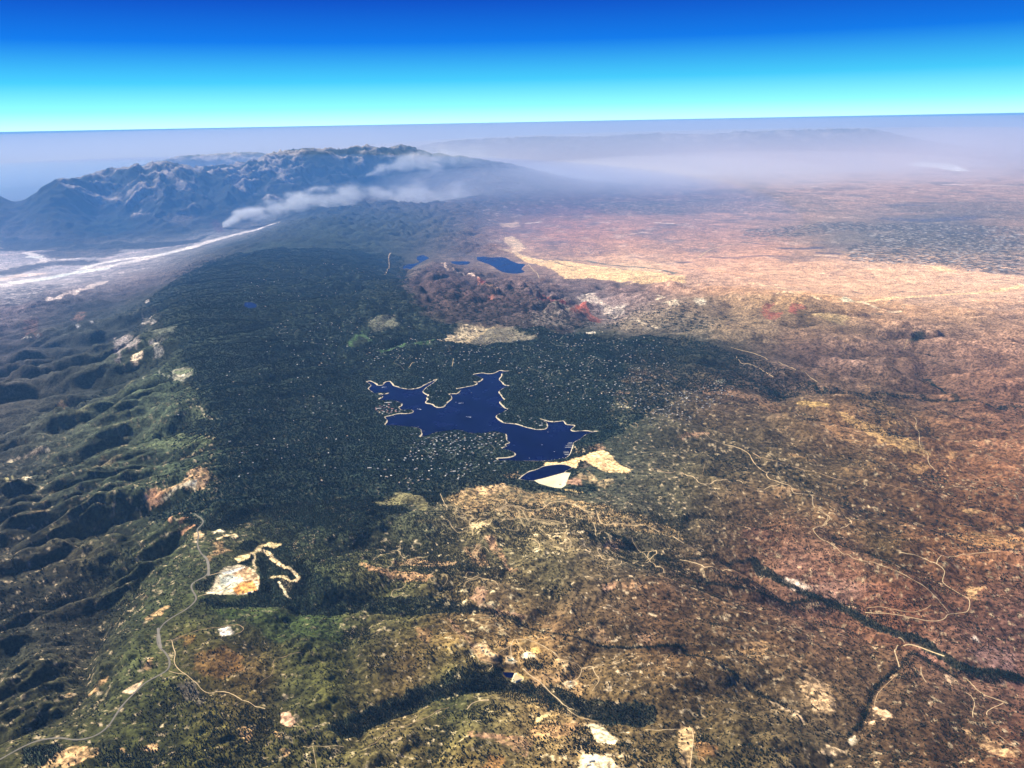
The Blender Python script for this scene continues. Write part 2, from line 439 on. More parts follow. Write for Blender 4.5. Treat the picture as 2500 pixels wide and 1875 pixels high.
# fractal hills; on the long left slope they are drawn out along the fall line
wx = X + 320 * perlin(X / 1500, Y / 1500, 31); wy = Y + 320 * perlin(X / 1500 + 7, Y / 1500, 32)
stretch = sstep(-.16, -.30, TT) * sstep(6200, 10500, RR) * sstep(32e3, 24e3, RR)      # the long left slope
strR = sstep(.04, .20, TT) * sstep(5200, 7500, RR) * sstep(26e3, 20e3, RR)              # the right hand slopes
def hills(u, v, s0):
    n_ = 0; amp_ = 1.0; tot_ = 0
    w_ = np.ones_like(Z, dtype=np.float32)
    for i in range(6):
        L = 1350 / 2 ** i
        b_ = np.abs(perlin(u / L, v / L, s0 + i)) * 1.6
        n_ = n_ + amp_ * b_ * w_; tot_ += amp_
        w_ = np.clip(w_ * (b_ * 1.5 + .25), 0, 1)
        amp_ *= .57
    g2_ = np.abs(perlin(u / 430 + .3 * perlin(X / 300, Y / 300, 46), v / 430, s0 + 7)) * 1.6
    g3_ = np.abs(perlin(u / 210, v / 210 + .3 * perlin(X / 160, Y / 160, 48), s0 + 9)) * 1.6
    return n_ / tot_ * 2.4 - .75, (np.clip(g2_, 0, .8) - .35) * .42 + (np.clip(g3_, 0, .8) - .35) * .2 * sstep(16e3, 10e3, RR)
def turned(ang, ka, kp):
    c_, s_ = math.cos(ang), math.sin(ang)
    return (wx * c_ + wy * s_) * ka, (-wx * s_ + wy * c_) * kp
n, g_ = hills(wx, wy, 40)
nL, gL = hills(*turned(math.radians(20), .30, .80), 140)
nR, gR = hills(*turned(math.radians(-38), .42, .95), 240)
for k_, (a_, b_) in ((stretch, (nL, gL)), (strR, (nR, gR))):
    n = n * (1 - k_) + a_ * k_; g_ = g_ * (1 - k_) + b_ * k_
hill = n * AMP * 1.75 * (1 + .7 * sstep(-.34, -.24, TT) * sstep(.0, -.10, TT) * sstep(11e3, 14e3, RR) * sstep(30e3, 26e3, RR) + .35 * stretch + .10 * strR)
hill += (fbm(X / 700, Y / 700, 5, 45, .62) * .34 * (1 - .6 * np.maximum(stretch, strR)) + g_) * AMP
# mountains: sharp ridges
mx = X + 900 * perlin(X / 5200, Y / 5200, 61); my = Y + 900 * perlin(X / 5200, Y / 5200 + 9, 62)
mt = 0; amp = 1.0; tot = 0
wgt = np.ones_like(Z, dtype=np.float32)
for i in range(6):
    L = 2900 / 2 ** i
    b = 1 - np.abs(perlin(mx / L, my / L, 70 + i)) * 2.0
    b = np.clip(b, -.6, 1)
    mt = mt + amp * b * wgt; tot += amp
    wgt = np.clip(b * 1.2 + .2, 0.35, 1)
    amp *= .62
mt = mt / tot * 1.9 - .75
mount = mt * MAMP * 1.7
Z = Zm + dZ + hill + mount
Z += perlin(X / 90, Y / 90, 90) * 2.0 * np.clip(AMP / 40, 0, 1) * sstep(26e3, 16e3, RR)
RELIEF = n                                                    # about -0.75 (gully) .. 1 (crest)

HIGHWAY = fr(Q7, [(-60,1640),(0,1605),(60,1570),(150,1520),(250,1478),(380,1462),(470,1480),(560,1472),(640,1440),(700,1390),(750,1310),(790,1250),(860,1180),(930,1110),(1030,1060),(1085,1025),(1095,970),(1060,910),(1015,880),(1010,800),(1040,740),(1100,695),(1200,640),(1255,590),(1265,560),(1225,500),(1240,465),(1330,425),(1345,380),(1330,310),(1290,280),(1265,220),(1280,160),(1262,125),(1300,95),(1310,65),(1250,25)])
def grade(px_line, half, reach):
    global Z
    p3 = grid_cast_on(Zm, px_line)
    ln = smooth_line(p3, 2)
    zs = ln[:, 2].copy()
    for _ in range(30): zs[1:-1] = .5 * zs[1:-1] + .25 * (zs[:-2] + zs[2:])
    zs += 12
    idx, dd = line_dist(ln[:, :2], reach)
    xy = np.stack([X[idx], Y[idx]], 1)
    near = np.empty(len(xy), int); best = np.full(len(xy), 1e18)
    for k_ in range(len(ln)):
        d2_ = (xy[:, 0] - ln[k_, 0]) ** 2 + (xy[:, 1] - ln[k_, 1]) ** 2
        m_ = d2_ < best; near[m_] = k_; best[m_] = d2_[m_]
    w_ = sstep(reach, half, dd)
    Z[idx] = Z[idx] * (1 - w_) + zs[near] * w_
def grid_cast_on(Znew, pts):
    global Z
    keep_, Z = Z, Znew
    out = cast(pts)
    Z = keep_
    return out
grade(HIGHWAY, 30, 260)

# ------------------------------------------------------------------ water bodies: outlines at the water's own level
LAKE = (fr(c5, [(110,295),(150,278),(200,292),(250,322),(285,357),(380,352),(410,302),(490,278),(530,322),(550,358),(620,378),(700,402),(790,416),(900,416),
        (1000,396),(1080,348),(1150,312),(1240,272),(1300,240),(1230,312),(1120,378),(1060,438),(1050,468),(1090,500),(1150,530),(1110,560),(1130,600),(1090,632),
        (1110,662),(1200,668),(1270,724),(1330,732),(1420,718),(1440,672),(1500,622),(1540,592),(1545,540),(1490,498),(1560,496),(1640,498),(1700,432),(1610,410),
        (1700,398),(1810,374),(1930,354),(1990,320),(1900,290),(1960,300),(2010,294),(2080,244),(2020,215),(1950,184),(1880,172),(2000,150),(2070,142)])
      + fr(c6, [(60,160),(150,158),(220,134),(280,98),(340,114),(450,108),(380,128),(300,152),(310,188),(255,252),(310,292),(340,348),(440,358),(350,392),(290,432),(250,468),
        (300,522),(330,572),(360,592),(310,612),(260,634),(310,692),(360,738),(430,748),(350,792),(280,828),(210,868),(220,904),(280,954),(350,990),(500,1000),
        (600,1020),(700,1055),(800,1080),(900,1100),(1000,1100),(1060,1088),(1090,1050),(1080,990),(1020,950),(940,912),(1000,928),(1080,960),(1180,974),(1280,960),
        (1360,950),(1370,988),(1400,1018),(1500,1024),(1550,1034),(1490,1082),(1470,1108),(1520,1134),(1620,1120),(1740,1120),(1850,1134),(1950,1128),(1780,1160),(1700,1200)])
      + fr(c7, [(1370,78),(1290,110),(1270,160),(1250,230),(1230,290),(1180,335),(1090,352),(1000,368),(900,380),(800,384),(640,380),(500,380),(350,372),(220,378),(195,345),
        (280,343),(400,332),(470,292),(440,262),(400,242),(330,217),(250,202),(340,172),(300,152),(390,122),(330,92),(340,32),(320,-8)])
      + fr(c6, [(300,1152),(200,1127),(100,1137),(0,1162)])
      + fr(c5, [(1980,1155),(1850,1162),(1700,1112),(1640,1098),(1500,1112),(1350,1132),(1250,1152),(1150,1192),(1050,1212),(1000,1232),(1050,1182),(1020,1122),(1030,1100),(960,1062),
        (880,1052),(750,1042),(600,1027),(480,1022),(400,1032),(470,952),(410,892),(430,878),(520,864),(640,829),(800,834),(900,808),(880,762),(780,757),(690,772),(640,722),
        (700,702),(710,662),(650,632),(560,602),(460,602),(380,602),(300,592),(390,548),(350,520),(300,495),(400,506),(490,484),(450,468),(300,470),(240,490),(200,462),(140,420),(140,392),(190,352),(150,322)]))
POND = fr(c7, [(510,640),(560,590),(640,535),(760,505),(840,460),(960,440),(1080,428),(1180,435),(1275,475),(1230,500),(1170,522),(1155,548),(1000,592),(840,637),(725,662),(620,657)])
TARN = fr(c1, [(600,560),(720,562),(800,566),(790,610),(760,660),(690,655),(640,630)])
FAR1 = fr(c8, [(1240,372),(1330,366),(1440,382),(1540,372),(1640,385),(1710,430),(1800,462),(1910,468),(1850,520),(1840,545),(1900,575),(1790,600),(1700,595),(1590,580),(1500,530),(1470,505),(1400,470),(1300,440),(1245,430)])
FAR2 = fr(c8, [(880,430),(980,432),(1090,430),(1160,440),(1130,470),(1050,480),(960,475),(900,455)])
FAR3 = fr(c8, [(240,500),(300,470),(400,465),(470,440),(420,400),(440,360),(520,345),(580,375),(600,392),(520,425),(440,470),(340,540),(290,575),(235,560)])
GREG = fr(d1, [(1890,815),(1950,815),(1985,835),(1975,858),(1920,862),(1880,845)])
waters = []
for nm, pts, z in (('lake', LAKE, 0.0), ('pond', POND, -2.0), ('tarn', TARN, None), ('far_lake_main', FAR1, -535.0), ('far_lake_middle', FAR2, -535.0), ('far_lake_west', FAR3, -535.0), ('small_forest_lake', GREG, None)):
    if z is None:
        z = float(np.median(cast(pts)[:, 2])) - (14 if nm == 'tarn' else 5)
    w2 = on_level(pts, z)
    waters.append((nm, w2, z))
LAKED = np.full(Z.shape, 1e9)                                 # distance from the nearest shore (outside)
for nm, w2, z in waters:
    big = nm == 'lake'
    pad = {'lake': 700, 'pond': 260, 'tarn': 90}.get(nm, 900)
    closed = np.vstack([w2, w2[:1]])
    idx, dd = line_dist(closed, pad)
    ins = in_poly(X[idx], Y[idx], w2)
    k = sstep(0, pad, dd)
    flat = z + 1.0 + np.minimum(dd, 140) * (.05 if big else .03)
    znew = flat * (1 - k) + Z[idx] * k
    znew = np.where(ins, z - 2.5 - np.minimum(dd, 60) * .12, znew)
    znew = np.where(~ins & (dd < 26), np.minimum(znew, z - .8), znew) if nm in ('lake',) else znew
    sel = ins | (dd < pad)
    Zi = Z[idx]; Zi[sel] = znew[sel]; Z[idx] = Zi
    ld = LAKED[idx]
    LAKED[idx] = np.where(ins, -1, np.minimum(ld, dd))

# pads, pits and other levelled ground: (polygon, drop between benches)
def level_patch(poly, z=None, blend=40):
    global Z
    p3 = cast(poly)
    w2 = p3[:, :2]
    zz = float(np.median(p3[:, 2])) if z is None else z
    idx, dd = line_dist(np.vstack([w2, w2[:1]]), blend)
    ins = in_poly(X[idx], Y[idx], w2)
    k = np.where(ins, 1, sstep(blend, 0, dd))
    Z[idx] = Z[idx] * (1 - k) + zz * k
PADS = {
 'pad_a': fr(c1, [(100,110),(190,70),(300,90),(340,180),(440,240),(520,290),(520,320),(400,310),(270,250),(210,180)]),
 'pad_b': fr(c1, [(650,300),(740,250),(790,330),(850,370),(800,410),(660,400)]),
 'pad_c': fr(c1, [(905,280),(1010,220),(1130,220),(1200,320),(1060,330),(950,340)]),
 'pad_d': fr(c1, [(1620,740),(1720,690),(1860,700),(1870,760),(1760,840),(1680,830)]),
 'pad_e': fr(Q8, [(1560,1580),(1640,1570),(1720,1620),(1700,1659),(1560,1659)]),
}
for k_ in PADS: level_patch(PADS[k_])
PIT = fr(c2, [(660,810),(760,720),(1000,680),(1140,700),(1250,780),(1330,880),(1350,1010),(1290,1120),(1160,1170),(960,1190),(740,1180),(640,1180),(420,1170),(560,1060),(600,920)])
p3 = cast(PIT); w2 = p3[:, :2]
idx, dd = line_dist(np.vstack([w2, w2[:1]]), 10)
ins = in_poly(X[idx], Y[idx], w2)
step_ = 9.0
base_ = Z[idx] - np.minimum(dd, 120) * .10
terr = np.floor(base_ / step_) * step_ + step_ * sstep(.55, 1.0, base_ / step_ - np.floor(base_ / step_))
Z[idx] = np.where(ins, terr, Z[idx])

# ------------------------------------------------------------------ ground colour: dry soil and low scrub, read spot by spot
COL = [
 (0,1850,80,78,42),(200,1850,70,70,36),(0,1600,58,60,44),(0,1400,58,56,44),(0,1250,62,62,50),(0,1100,66,66,58),(0,950,76,72,66),(60,850,70,66,66),(0,760,120,104,104),
 (200,1600,66,62,46),(200,1450,66,62,46),(200,1330,74,70,48),(200,1200,64,70,52),(200,1050,70,76,58),(200,920,64,66,58),(150,800,60,62,58),
 (370,1650,78,82,44),(350,1500,62,68,40),(350,1350,72,78,52),(350,1180,66,74,52),(380,1060,78,88,64),(420,960,74,86,62),(330,860,58,66,50),(300,760,58,62,56),
 (430,1560,80,78,40),(520,1600,100,88,44),(620,1620,104,84,46),(560,1500,64,74,40),(750,1520,66,78,40),(850,1600,84,82,44),(700,1700,92,90,48),(600,1800,86,80,42),(450,1780,84,84,42),
 (560,1350,86,88,56),(700,1380,76,82,54),(800,1330,72,80,56),(900,1420,92,88,54),(950,1350,84,82,54),(1050,1400,98,88,58),(1000,1500,92,90,52),(900,1560,90,84,48),(1000,1620,104,84,50),
 (1100,1550,120,94,56),(1100,1700,76,78,44),(1000,1800,104,92,54),(1200,1800,100,88,56),(1150,1870,120,98,58),(1300,1600,150,118,74),(1350,1700,150,120,78),(1400,1850,150,124,80),(1500,1800,120,100,62),
 (1200,1480,112,88,62),(1350,1420,92,82,56),(1350,1520,116,90,62),(1500,1500,104,82,56),(1600,1450,108,80,56),(1700,1500,104,80,56),(1500,1600,100,82,52),(1650,1620,110,86,56),(1600,1750,112,92,58),
 (1800,1650,96,78,52),(1900,1550,106,80,56),(1950,1700,116,96,68),(2000,1800,92,78,56),(2150,1750,98,76,54),(2300,1850,112,82,56),(2480,1800,120,80,58),(2400,1750,104,76,54),(1750,1850,104,90,58),
 (2150,1600,100,76,54),(2300,1600,124,92,74),(2450,1600,124,92,80),(2480,1500,118,84,70),(2350,1450,126,86,62),(2200,1480,140,92,66),(2080,1400,150,106,82),(1950,1360,150,110,88),(1900,1300,130,94,70),
 (2000,1280,120,92,64),(2150,1350,96,78,50),(2250,1300,118,84,56),(2400,1330,136,96,62),(2480,1250,134,92,62),(2300,1200,112,80,54),(2100,1220,100,76,54),(2450,1150,140,98,68),(2250,1100,116,84,58),
 (2100,1130,98,80,54),(1950,1180,96,82,56),(1800,1220,104,84,60),(1700,1180,92,82,58),(1650,1280,92,84,62),(1800,1100,84,74,54),(1700,1060,86,76,56),(1600,1120,88,84,64),(1550,1200,84,82,64),
 (2050,1040,150,112,78),(1980,1000,110,88,62),(2150,980,104,84,60),(2250,930,120,92,74),(2400,950,136,100,80),(2450,850,146,112,92),(2300,860,132,104,88),(2100,880,126,100,86),(1980,860,120,94,82),
 (1850,900,76,66,58),(1750,960,100,80,64),(1650,920,76,72,58),(1900,820,128,104,84),(2050,800,140,114,88),(1800,780,146,122,94),(1950,770,150,122,88),(2200,790,150,118,94),(2350,780,172,136,104),(2480,770,166,130,102),
 (1650,770,128,110,90),(1550,790,120,106,90),(1600,740,124,106,94),(1480,740,140,118,110),(1400,800,60,62,56),(1300,760,92,78,72),(1200,760,84,74,68),(1100,720,92,74,70),(1200,700,92,74,72),(1350,700,104,84,78),
 (1000,690,86,72,66),(1450,690,112,90,84),(1550,700,124,98,88),(1050,650,104,86,76),(1150,660,96,80,74),(1250,690,104,84,80),
 (1900,660,222,164,116),(2100,650,226,170,120),(2300,660,226,172,124),(2480,680,226,174,128),(1700,670,214,160,118),(1550,660,232,184,130),(1700,620,196,144,110),(1600,600,184,136,104),(1500,600,190,136,100),
 (1400,580,170,118,92),(1350,540,150,106,92),(1500,540,176,126,100),(1700,560,168,124,104),(1900,600,180,132,104),(1800,530,176,134,112),(2050,590,120,108,98),(2200,590,124,112,102),(2400,600,120,108,100),
 (2450,560,150,120,104),(2300,540,96,92,96),(2100,540,140,118,108),(1900,500,172,134,116),(2200,480,164,128,112),(2450,500,150,118,104),(1600,500,120,100,96),(1400,500,116,92,88),(1300,500,100,84,80),
 (1700,470,150,122,116),(2000,440,176,144,130),(2300,420,186,150,136),(2480,440,176,140,124),
 (1300,610,190,144,110),(1250,570,150,110,96),(1150,600,100,80,70),(1100,560,84,76,66),(1000,580,66,66,56),(1000,530,64,64,54),(900,540,56,60,50),(800,530,48,54,44),(750,560,46,54,42),(900,600,50,58,46),
 (950,640,48,56,44),(600,640,40,50,38),(560,600,54,58,50),(650,580,52,56,50),(450,660,84,74,68),(350,700,92,80,76),(300,730,70,64,62),(200,740,66,62,60),(450,720,58,60,54),
 (100,660,184,174,170),(200,640,180,170,166),(0,640,186,176,172),(350,620,168,160,156),(100,700,178,168,164),(0,700,184,174,168),(500,580,140,136,132),(600,560,116,112,108),(60,600,130,122,120),
 (150,590,60,58,54),(300,570,46,50,46),(450,560,42,46,40),(100,540,52,54,50),(0,540,70,68,66),(200,500,44,48,42),(350,500,42,46,40),(480,520,44,46,40),(560,530,48,46,42),
 (0,500,60,60,60),(100,470,50,54,52),(250,450,60,60,54),(330,430,140,122,106),(400,420,150,132,114),(450,440,140,124,106),(420,480,110,98,84),(470,510,150,130,112),(500,450,96,86,76),(560,430,120,108,96),
 (600,460,96,88,78),(640,440,130,116,102),(700,400,120,106,92),(740,375,150,132,114),(680,450,110,98,86),(620,480,110,98,86),(760,420,84,78,70),(820,400,84,78,72),(900,390,78,74,68),(980,380,76,72,66),
 (750,470,62,62,54),(850,450,66,64,58),(950,430,76,72,66),(700,500,56,58,50),(900,480,90,80,70),(1000,470,110,96,84),(1100,470,96,84,76),
 (520,700,34,46,34),(600,800,32,44,32),(700,900,32,44,32),(600,1000,32,46,34),(700,1100,36,48,34),(600,1180,36,48,34),(850,700,36,46,36),(850,800,40,50,38),(950,900,44,54,42),(800,1000,38,50,36),
 (900,1150,40,52,38),(1050,1080,46,58,44),(1100,850,48,54,42),(1250,850,56,62,50),(1400,880,60,66,52),(1450,830,50,54,42),(1350,960,54,60,48),(1550,900,62,62,50),(1600,980,64,62,50),(1500,1020,58,64,50),
 (1550,840,48,50,42),(1650,850,46,50,42),(1750,870,48,50,42),(1100,1150,50,58,44),(1000,1200,58,62,46),(800,1200,36,48,34),(850,1280,46,56,42),(700,1260,40,50,36),
 (1150,1250,138,116,80),(1250,1280,120,106,76),(1350,1300,136,116,80),(1500,1320,118,104,76),(1450,1230,84,82,62),(1550,1380,84,78,58),(1200,1340,104,94,66),(1050,1290,80,80,58),(1350,1200,80,80,60),(1250,1210,90,86,64),
]
a = np.array(COL, float)
p3 = cast(a[:, :2])
cpts = np.stack([np.arctan2(p3[:, 0], p3[:, 1]) * KT, np.log(np.hypot(p3[:, 0], p3[:, 1]))], 1)
cols = s2l(a[:, 2:5])
for t_ in np.linspace(math.radians(55), math.radians(305), 7):
    for r_ in (3000, 20000, 200000):
        tt_ = t_ if t_ < math.pi else t_ - 2 * math.pi
        cpts = np.vstack([cpts, [tt_ * KT, math.log(r_)]]); cols = np.vstack([cols, s2l((100, 88, 62))])
RGB = np.clip(interp_grid(cpts, np.sqrt(cols), c=0.02, smooth=4e-3), 0, 1) ** 2

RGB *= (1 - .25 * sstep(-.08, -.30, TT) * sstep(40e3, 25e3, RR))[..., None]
# irregular edges for everything painted below
WS = np.clip(RR * .0042, 18, 160)
WXp = X + WS * (fbm(X / 420, Y / 420, 4, 11, .6)) * 2.2
WYp = Y + WS * (fbm(X / 420 + 31, Y / 420, 4, 12, .6)) * 3.0
JIT = fbm(X / 120, Y / 120, 4, 21, .7)
MOT = fbm(X / 900, Y / 900, 5, 22, .6)

JFINE = fbm(X / 55, Y / 55, 4, 23, .75) * sstep(30e3, 12e3, RR) + fbm(X / 260, Y / 260, 4, 24, .7) * sstep(12e3, 30e3, RR)
def poly_mask(pts, warp=1.0, pad=300):
    w2 = cast(pts)[:, :2]
    idx = region(w2, pad + float(np.hypot(*w2.mean(0))) * .01)
    xx = X[idx] + (WXp[idx] - X[idx]) * warp; yy = Y[idx] + (WYp[idx] - Y[idx]) * warp
    ins = in_poly(xx, yy, w2)
    dd = seg_dist(np.stack([xx, yy], 1), np.vstack([w2, w2[:1]]))
    soft = WS[idx] * (.12 + 1.1 * min(warp, 2.4))
    return idx, sstep(-.35, .35, np.where(ins, dd, -dd) / soft + 1.5 * JFINE[idx] * min(1, warp * 1.6) + .1)

def paint(pts, rgb, op=1.0, warp=1.0, patch=0.0):
    idx, ins = poly_mask(pts, warp)
    k = ins * op
    if patch:
        k = k * (.15 + .85 * sstep(-.12, .12, JFINE[idx] * .7 + JIT[idx] * .6 + (patch - .8) * .5 + .02))
    RGB[idx] = RGB[idx] * (1 - k[:, None]) + s2l(rgb)[None] * k[:, None]

def stroke(pts, rgb, width, op=1.0, patch=0.0, warp=.5):
    ln = smooth_line(cast(pts)[:, :2], 2)
    idx = region(ln, width * 3 + 200)
    xx = X[idx] + (WXp[idx] - X[idx]) * warp; yy = Y[idx] + (WYp[idx] - Y[idx]) * warp
    dd = seg_dist(np.stack([xx, yy], 1), ln)
    k = sstep(1.25, .75, dd / width + .9 * JFINE[idx]) * op
    if patch: k = k * (.12 + .88 * sstep(-.12, .12, JFINE[idx] * .7 + JIT[idx] * .6 + (patch - .8) * .5))
    RGB[idx] = RGB[idx] * (1 - k[:, None]) + s2l(rgb)[None] * k[:, None]

# slow drift of tone over the hills
RGB *= (1 + .30 * MOT + .22 * JIT * sstep(40e3, 20e3, RR))[..., None]
# darker scrub in the gullies, paler soil on the crests
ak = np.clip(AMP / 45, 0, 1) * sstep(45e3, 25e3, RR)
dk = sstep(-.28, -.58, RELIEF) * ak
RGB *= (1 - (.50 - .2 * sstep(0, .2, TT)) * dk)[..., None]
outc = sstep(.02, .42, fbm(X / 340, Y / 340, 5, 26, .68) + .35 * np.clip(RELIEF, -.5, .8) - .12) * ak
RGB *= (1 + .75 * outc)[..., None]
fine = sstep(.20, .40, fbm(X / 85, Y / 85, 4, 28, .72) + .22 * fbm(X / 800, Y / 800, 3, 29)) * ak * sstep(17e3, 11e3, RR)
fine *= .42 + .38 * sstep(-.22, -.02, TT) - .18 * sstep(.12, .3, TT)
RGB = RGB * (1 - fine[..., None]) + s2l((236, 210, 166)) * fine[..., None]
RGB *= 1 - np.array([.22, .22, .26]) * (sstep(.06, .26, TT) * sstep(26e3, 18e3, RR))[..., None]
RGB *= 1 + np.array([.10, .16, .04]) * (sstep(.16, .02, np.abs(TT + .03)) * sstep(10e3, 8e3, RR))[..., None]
# high mountains: pale bare rock over dark brush
mk = sstep(60, 150, MAMP) * sstep(-700, -250, Z)
rockm = sstep(.05, .50, fbm(X / 2600, Y / 2600, 5, 27, .62) * 1.3 + .12 * mt + .00022 * (Z - 500) + .03 - .5 * sstep(-.42, -.50, TT) - .35 * sstep(-.26, -.20, TT))
rk = s2l((168, 155, 142)) * rockm[..., None] + s2l((36, 42, 36)) * (1 - rockm[..., None])
RGB = RGB * (1 - mk[..., None]) + rk * (1 + .3 * JIT[..., None]) * mk[..., None]
# the desert floor is paler and less orange than the slopes
pk = (sstep(-430, -540, Z) * sstep(-.12, -.02, TT) * sstep(20e3, 25e3, RR))[..., None]
lum = RGB.mean(-1, keepdims=True)
RGB = RGB * (1 - pk) + (RGB * .80 + lum * .20) * .95 * pk
dpt = sstep(.06, .26, fbm(X / 2600, Y / 3600, 5, 36, .62) - .12 * sstep(33e3, 27e3, RR)) * pk[..., 0] * sstep(26e3, 32e3, RR)
RGB = RGB * (1 + .10 * pk)
RGB = RGB * (1 - .5 * dpt[..., None]) + s2l((104, 96, 100)) * .5 * dpt[..., None]
dpb = sstep(.20, .34, fbm(X / 900, Y / 1500, 4, 37, .65)) * pk[..., 0] * sstep(26e3, 34e3, RR)
RGB = RGB * (1 - .22 * dpb[..., None]) + s2l((226, 204, 186)) * .22 * dpb[..., None]

pale = (236, 206, 150); cream = (250, 232, 186); sand = (240, 196, 138)
# --- Cajon wash
WASHC = (236, 222, 204)
stroke(fr(d1, [(0,690),(250,650),(500,600),(800,545),(1100,485),(1400,410),(1700,320),(2100,215)]), (232,220,206), 323, .9)
stroke(fr(d1, [(120,660),(330,640),(560,590),(800,560)]), (255,246,228), 247, .9)
stroke(fr(d1, [(640,560),(700,530),(900,490),(1250,450),(1500,390)]), (248,236,220), 209, .9)
stroke(fr(d1, [(0,640),(200,600),(290,600)]), (246,220,196), 323, .9); stroke(fr(d1, [(640,575),(800,555)]), (255,246,226), 285, 1)
stroke(fr(d1, [(330,490),(600,480)]), (236,222,210), 114, .9); stroke(fr(d1, [(200,430),(340,480),(330,510),(240,520)]), (240,226,212), 171, .8); stroke(fr(d1, [(230,465),(290,465)]), (255,248,230), 228, .9)
stroke(fr(d1, [(0,450),(200,430),(380,410),(560,380)]), (208,190,180), 133, .8); stroke(fr(d1, [(800,480),(900,460),(1200,400),(1500,360)]), (206,190,184), 171, .7)
stroke(fr(d1, [(380,800),(450,775),(600,735),(790,660)]), (236,214,196), 171, .8); stroke(fr(d1, [(520,525),(620,520)]), (206,200,196), 209, .8)
for q_ in [(0,720,420,690),(0,760,300,740),(60,790,260,760),(0,830,200,800),(420,690,600,650),(500,640,760,600),(820,610,1180,540)]:
    stroke(fr(d1, [q_[:2], ((q_[0] + q_[2]) / 2, (q_[1] + q_[3]) / 2 + 4), q_[2:]]), (226,212,200), 152, .7, .7)
for q_ in [(80,740,240,720),(130,700,360,680),(340,720,480,690),(60,800,200,780),(240,790,330,775),(150,770,300,752),(600,630,760,620),(900,560,1150,520)]:
    stroke(fr(d1, [q_[:2], q_[2:]]), (92,92,88), 171, .6, .8)
stroke(fr(d1, [(60,590),(200,555),(340,520),(500,510),(640,512)]), (62,64,64), 627, .8)
paint(fr(d1, [(300,430),(450,415),(640,400),(860,400),(960,430),(820,470),(620,470),(420,480)]), (60,60,58), .7); paint(fr(d1, [(0,300),(300,330),(700,370),(1200,350),(1500,330),(1650,280),(1500,360),(1100,410),(700,405),(300,415),(0,420)]), (46,52,52), .85)
# --- bare rock and retardant on the ridges
paint(fr(d1, [(900,1090),(980,1070),(1070,1130),(1020,1165),(980,1175),(930,1210),(890,1260),(900,1190),(880,1150)]), (168,156,148), .85, 1, .9)
paint(fr(d1, [(950,1320),(1000,1270),(1060,1200),(1105,1195),(1100,1230),(1040,1275),(990,1300)]), (240,214,176), 1, .4)
paint(fr(d1, [(200,1060),(215,960),(260,940),(300,960),(270,1010),(290,1080)]), (128,96,80), .6); paint(fr(d1, [(580,940),(610,890),(650,890),(640,930),(600,960)]), (128,100,84), .7)
stroke(fr(d1, [(590,985),(680,970),(750,960)]), (200,196,186), 20, .9); stroke(fr(d1, [(140,1110),(200,1095),(300,1070)]), (190,184,172), 22, .8)
paint(fr(d1, [(1150,1110),(1250,1095),(1250,1230),(1200,1235),(1190,1160)]), (196,186,166), .8, .7, .8); paint(fr(d1, [(1150,1030),(1250,1030),(1350,990),(1360,1050),(1280,1090),(1180,1080)]), (96,100,84), .8)
paint(fr(d1, [(1090,930),(1130,950),(1190,975),(1150,1000),(1100,970)]), (180,172,160), .8, .7, .8); paint(fr(d1, [(1110,815),(1140,800),(1150,815)]), (210,200,186), .9, .3)
paint(fr(d2, [(1550,90),(1730,70),(1725,130),(1650,190),(1570,180),(1560,140)]), (150,146,122), .95, .3); paint(fr(d2, [(1600,130),(1660,125),(1660,145),(1610,148)]), (240,226,196), 1, .2)
paint(fr(d2, [(1560,95),(1730,72),(1725,100),(1570,118)]), (112,124,86), .8, .3)
stroke(fr(d2, [(1280,170),(1370,115),(1460,120),(1500,150),(1560,155)]), (150,150,128), 14, .9)
paint(fr(d2, [(1700,430),(1760,400),(1830,440),(1860,530),(1760,590),(1700,560)]), (98,106,76), .7); stroke(fr(d2, [(1700,420),(1760,402),(1830,440),(1850,520),(1940,530)]), (190,176,140), 12, .9)
paint(fr(d2, [(1240,700),(1500,660),(1720,640),(1920,710),(1780,800),(1600,790),(1400,790)]), (88,98,66), .7); stroke(fr(d2, [(1720,650),(1820,670),(1920,710)]), (186,166,124), 22, .8, .8)
paint(fr(d2, [(1260,1290),(1310,1180),(1400,1130),(1480,1150),(1540,1140),(1660,1090),(1800,960),(1870,980),(1880,1060),(1830,1160),(1720,1170),(1640,1130),(1500,1210),(1400,1260)]), (206,168,122), .95, .7, .95)
paint(fr(d2, [(1400,1240),(1500,1200),(1560,1150),(1680,1110),(1760,1100),(1760,1160),(1640,1130),(1500,1225)]), cream, .9, .5)
paint(fr(d2, [(1300,1220),(1380,1150),(1450,1160),(1440,1220),(1340,1270)]), (214,158,116), .7)
paint(fr(d2, [(520,400),(560,370),(600,410),(550,430)]), (180,150,112), .7); paint(fr(d2, [(70,905),(100,890),(120,900),(90,920)]), cream, .8, .3); paint(fr(d2, [(415,810),(440,795),(465,815),(430,825)]), cream, .8, .3)
paint(fr(d2, [(50,1085),(110,1040),(115,1060),(75,1090)]), (230,216,150), 1, .3); paint(fr(d2, [(215,1070),(250,1040),(285,1050),(240,1075)]), (226,210,170), .9, .3)
stroke(fr(d2, [(80,905),(200,860),(300,820),(420,770)]), (178,160,136), 26, .8, .85)
stroke(fr(d2, [(960,690),(1010,610),(1070,570),(1180,510)]), (130,128,92), 40, .7, .9); stroke(fr(d2, [(620,560),(800,430),(940,340),(1190,190)]), (112,110,80), 70, .6)
paint(fr(d2, [(440,1160),(500,1090),(600,1050),(540,1160),(460,1190)]), (118,102,66), .7); paint(fr(d2, [(300,1370),(400,1320),(380,1360),(320,1390)]), (140,118,82), .7); paint(fr(d2, [(820,990),(900,880),(1060,870),(1000,930),(880,960)]), (124,110,82), .6, 1, .9)
paint(fr(d2, [(980,1410),(1080,1380),(1070,1395),(1000,1420)]), (196,150,100), .8, .4)
